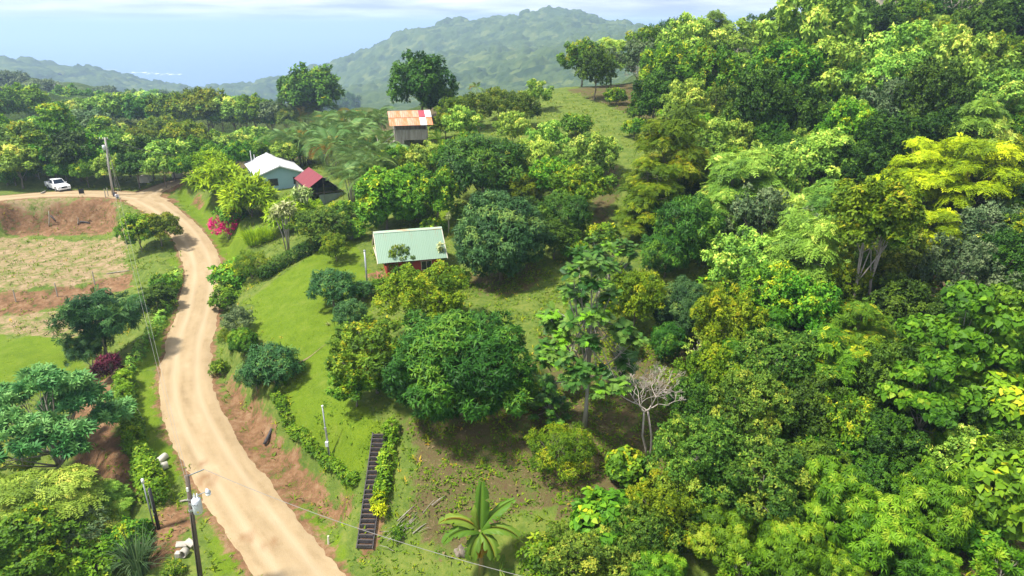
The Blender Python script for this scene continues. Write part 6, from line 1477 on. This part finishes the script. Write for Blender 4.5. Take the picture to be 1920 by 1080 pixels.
def cover():
    rng = np.random.default_rng(31)
    def clear(x, y): return (road_at(x, y) > .12) & infov(x, y)
    def patch(x, y, wl, k, th): return wob(x, y, wl, 6, k) > th
    x, y = scatter_pts(75000, rng, -75, 45, 22, 130, lambda x, y: clear(x, y) * (1 - zone_at('lawn', x, y)) * (1 - .8 * zone_at('dirt', x, y)) * (1 - .85 * zone_at('litter', x, y)) * (1 - .75 * zone_at('dry', x, y)) * (.25 + .6 * patch(x, y, 5, 3, 0)) * np.clip(60 / y, .25, 1))
    tufts('rough_grass', x, y, 'grass', .34, 4, 'lance', 'rough grass over the banks and verges', 1)
    x, y = scatter_pts(62000, rng, -14, 26, 24, 64, lambda x, y: clear(x, y) * (.15 + zone_at('litter', x, y)) * (.15 + patch(x, y, 3.5, 1, -.15)) * .8)
    tufts('weeds', x, y, 'weed', .19, 5, 'oval', 'low weeds over the shaded brown clearing', 2, (30, 85))
    x, y = scatter_pts(50000, rng, -90, -28, 60, 110, lambda x, y: clear(x, y) * zone_at('dry', x, y) * (.04 + patch(x, y, 5, 2, .35)) * .5)
    tufts('field_weeds', x, y, 'weed', .15, 5, 'oval', 'green weeds in patches on the bare left field', 3, (20, 80), tint=.6)
    x, y = scatter_pts(26000, rng, -100, 40, 24, 135, lambda x, y: clear(x, y) * np.maximum(.8 * zone_at('dirt', x, y), .4 * zone_at('dry', x, y)) * (.2 + patch(x, y, 5, 5, -.1)) * .6)
    tufts('dry_grass', x, y, 'dry', .25, 4, 'lance', 'straw-coloured dry grass on the earth banks', 4)
    x, y = scatter_pts(9000, rng, -6, 26, 26, 60, lambda x, y: clear(x, y) * zone_at('litter', x, y) * .5)
    tufts('leaf_litter', x, y, 'dry', .26, 1, 'oval', 'fallen brown leaves on the shaded clearing floor', 5, (70, 95), tint=.3)
    x, y = scatter_pts(110000, rng, -50, 4, 34, 80, lambda x, y: clear(x, y) * zone_at('lawn', x, y) * np.clip(45 / y, .4, 1) * (.35 + .65 * patch(x, y, 1.6, 3, -.1)))
    tufts('lawn_grass', x, y, 'lawn', .10, 3, 'lance', 'short bright grass of the garden lawns', 6)
    # tangle of undergrowth beneath the hillside trees
    lob = []; rg = np.random.default_rng(41)
    X, Y = scatter_pts(5200, rg, 4, 100, 16, 140, lambda x, y: (x < .80 * y + 4) * (zone_at('dry', x, y) < .3) * (x > np.where(y < 62, 8 + .16 * y, 12 + .09 * y)) * np.clip(50 / y, .35, 1))
    for x, y in zip(X, Y):
        r = rg.uniform(.6, 1.5); lob.append((x, y, float(H(x, y)) + r * .35, r, r * rg.uniform(.7, 1.2)))
    arrs = []; cell = {}
    for l in lob: cell.setdefault((int(l[0] // 6), int(l[1] // 6)), []).append(l)
    for ls in cell.values(): arrs.append(foliage(rg, ls, 1.05, 5, .46, 'oval', gap=.15, low=-.1))
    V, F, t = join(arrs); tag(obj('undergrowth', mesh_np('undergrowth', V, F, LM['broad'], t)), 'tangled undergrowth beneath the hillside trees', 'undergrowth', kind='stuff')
cover()

# --- fill the canopy between the listed hillside crowns
def fill_hill():
    rg = random.Random(17); spots = [(o.location.x, o.location.y, o.dimensions.x if False else PROTO[k]['v'][0][2] * o.scale.x) for o, k, u, v in PLANTS if k in PROTO]
    n = 0
    kinds_far = ['light', 'broad', 'light', 'dark', 'fine', 'feather', 'broad', 'light']; kinds_mid = ['feather', 'fine', 'feather_green', 'feather', 'feather_olive', 'olive', 'broad', 'dark', 'grey']; kinds_near = ['broad', 'dark', 'dark', 'fine', 'heart', 'dark']
    for t in range(2600):
        y = rg.uniform(20, 140); x = rg.uniform(4, 110)
        if x > .80 * y + 3 or x < (10 + .17 * y if y < 62 else 13 + .10 * y): continue
        if float(zone_at('dry', np.array([x]), np.array([y]))[0]) > .3: continue
        if y > 108 and x < 24: continue
        if 36 < y < 52 and abs(x - 25.8 * y / 48.8) < 2.6: continue
        kinds = kinds_far if y > 82 else kinds_mid if y > 48 else kinds_near; k = rg.choice(kinds); Rn = PROTO[k]['v'][0][2]; r = rg.uniform(1.8, 3.2) if y > 48 else rg.uniform(1.3, 2.2)
        if any((x - a) ** 2 + (y - b) ** 2 < (.54 * (r + c)) ** 2 for a, b, c in spots): continue
        s = r / Rn; put(k, x, y, s, group='hillside forest trees', zs=rg.uniform(.95, 1.25) if y > 48 else .8); spots.append((x, y, r)); n += 1
    print('FILL', n)
fill_hill()

# ------------------------------------------------------------------ every remaining tree gets its own description
MARKS = [('the large mango', 862, 682), ('the ball-shaped mango', 938, 443), ('the bare white tree', 1205, 720), ('the rust-roofed hut', 765, 240), ('the white-roofed house', 515, 310), ('the red-roofed shed', 600, 340), ('the green-roofed house', 760, 455),
         ('the pale power pole', 206, 310), ('the white pickup', 108, 348), ('the banana plant', 902, 980), ('the twin white trunks', 1628, 560), ('the hilltop house', 1640, 15), ('the grassy slope', 1080, 205), ('the road bend', 345, 335), ('the bottom right corner', 1880, 1050),
         ('the yellow feathery crowns', 1760, 330), ('the right frame edge', 1910, 560), ('the crooked white snag', 1410, 620), ('the dark ridge tree', 795, 155), ('the breadfruit tree', 1095, 620), ('the skyline gap', 1370, 20), ('the palm grove', 640, 265), ('the far left wood edge', 20, 200), ('the bottom edge', 1480, 1060), ('the olive feathery tree', 1250, 310), ('the hanging-leaf tree', 1810, 660), ('the tall bright tree', 590, 180), ('the round skyline tree', 1256, 36), ('the upper bare white tree', 1752, 60), ('the sprawling bare tree', 1846, 210), ('the pale trunk top right', 1872, 30), ('the crown before the hilltop house', 1535, 62), ('the big dark hollow', 1430, 240), ('the pale feathery slope tree', 1392, 345), ('the star-leaved sapling', 1690, 905), ('the heart-leaved shrub', 1140, 985)]
ORD = ['nearest', 'second nearest', 'third nearest', 'fourth nearest', 'fifth nearest', 'sixth nearest', 'seventh nearest', 'eighth nearest', 'ninth nearest', 'tenth nearest', 'eleventh nearest', 'twelfth nearest', 'thirteenth nearest', 'fourteenth nearest', 'fifteenth nearest', 'sixteenth nearest', 'seventeenth nearest', 'eighteenth nearest', 'nineteenth nearest', 'twentieth nearest']
def finish_labels():
    todo = {}
    for o, k, u, v in PLANTS:
        if o.get('label'): continue
        ph = PROTO[k]['phrase'] if k in PROTO else 'arching areca palm'
        best = min(MARKS, key=lambda m: (m[1] - u) ** 2 + (m[2] - v) ** 2); dx, dy = u - best[1], v - best[2]
        w = ('right of' if dx > 0 else 'left of') if abs(dx) > abs(dy) else ('below' if dy > 0 else 'above')
        todo.setdefault((ph, w, best[0]), []).append((dx * dx + dy * dy, o))
    for (ph, w, mk), L in todo.items():
        L.sort(key=lambda t: t[0])
        for i, (_, o) in enumerate(L):
            o['label'] = f'{ph} {w} {mk}' if len(L) == 1 else f'{ph}, {ORD[min(i, len(ORD) - 1)]} {w} {mk}'
finish_labels()
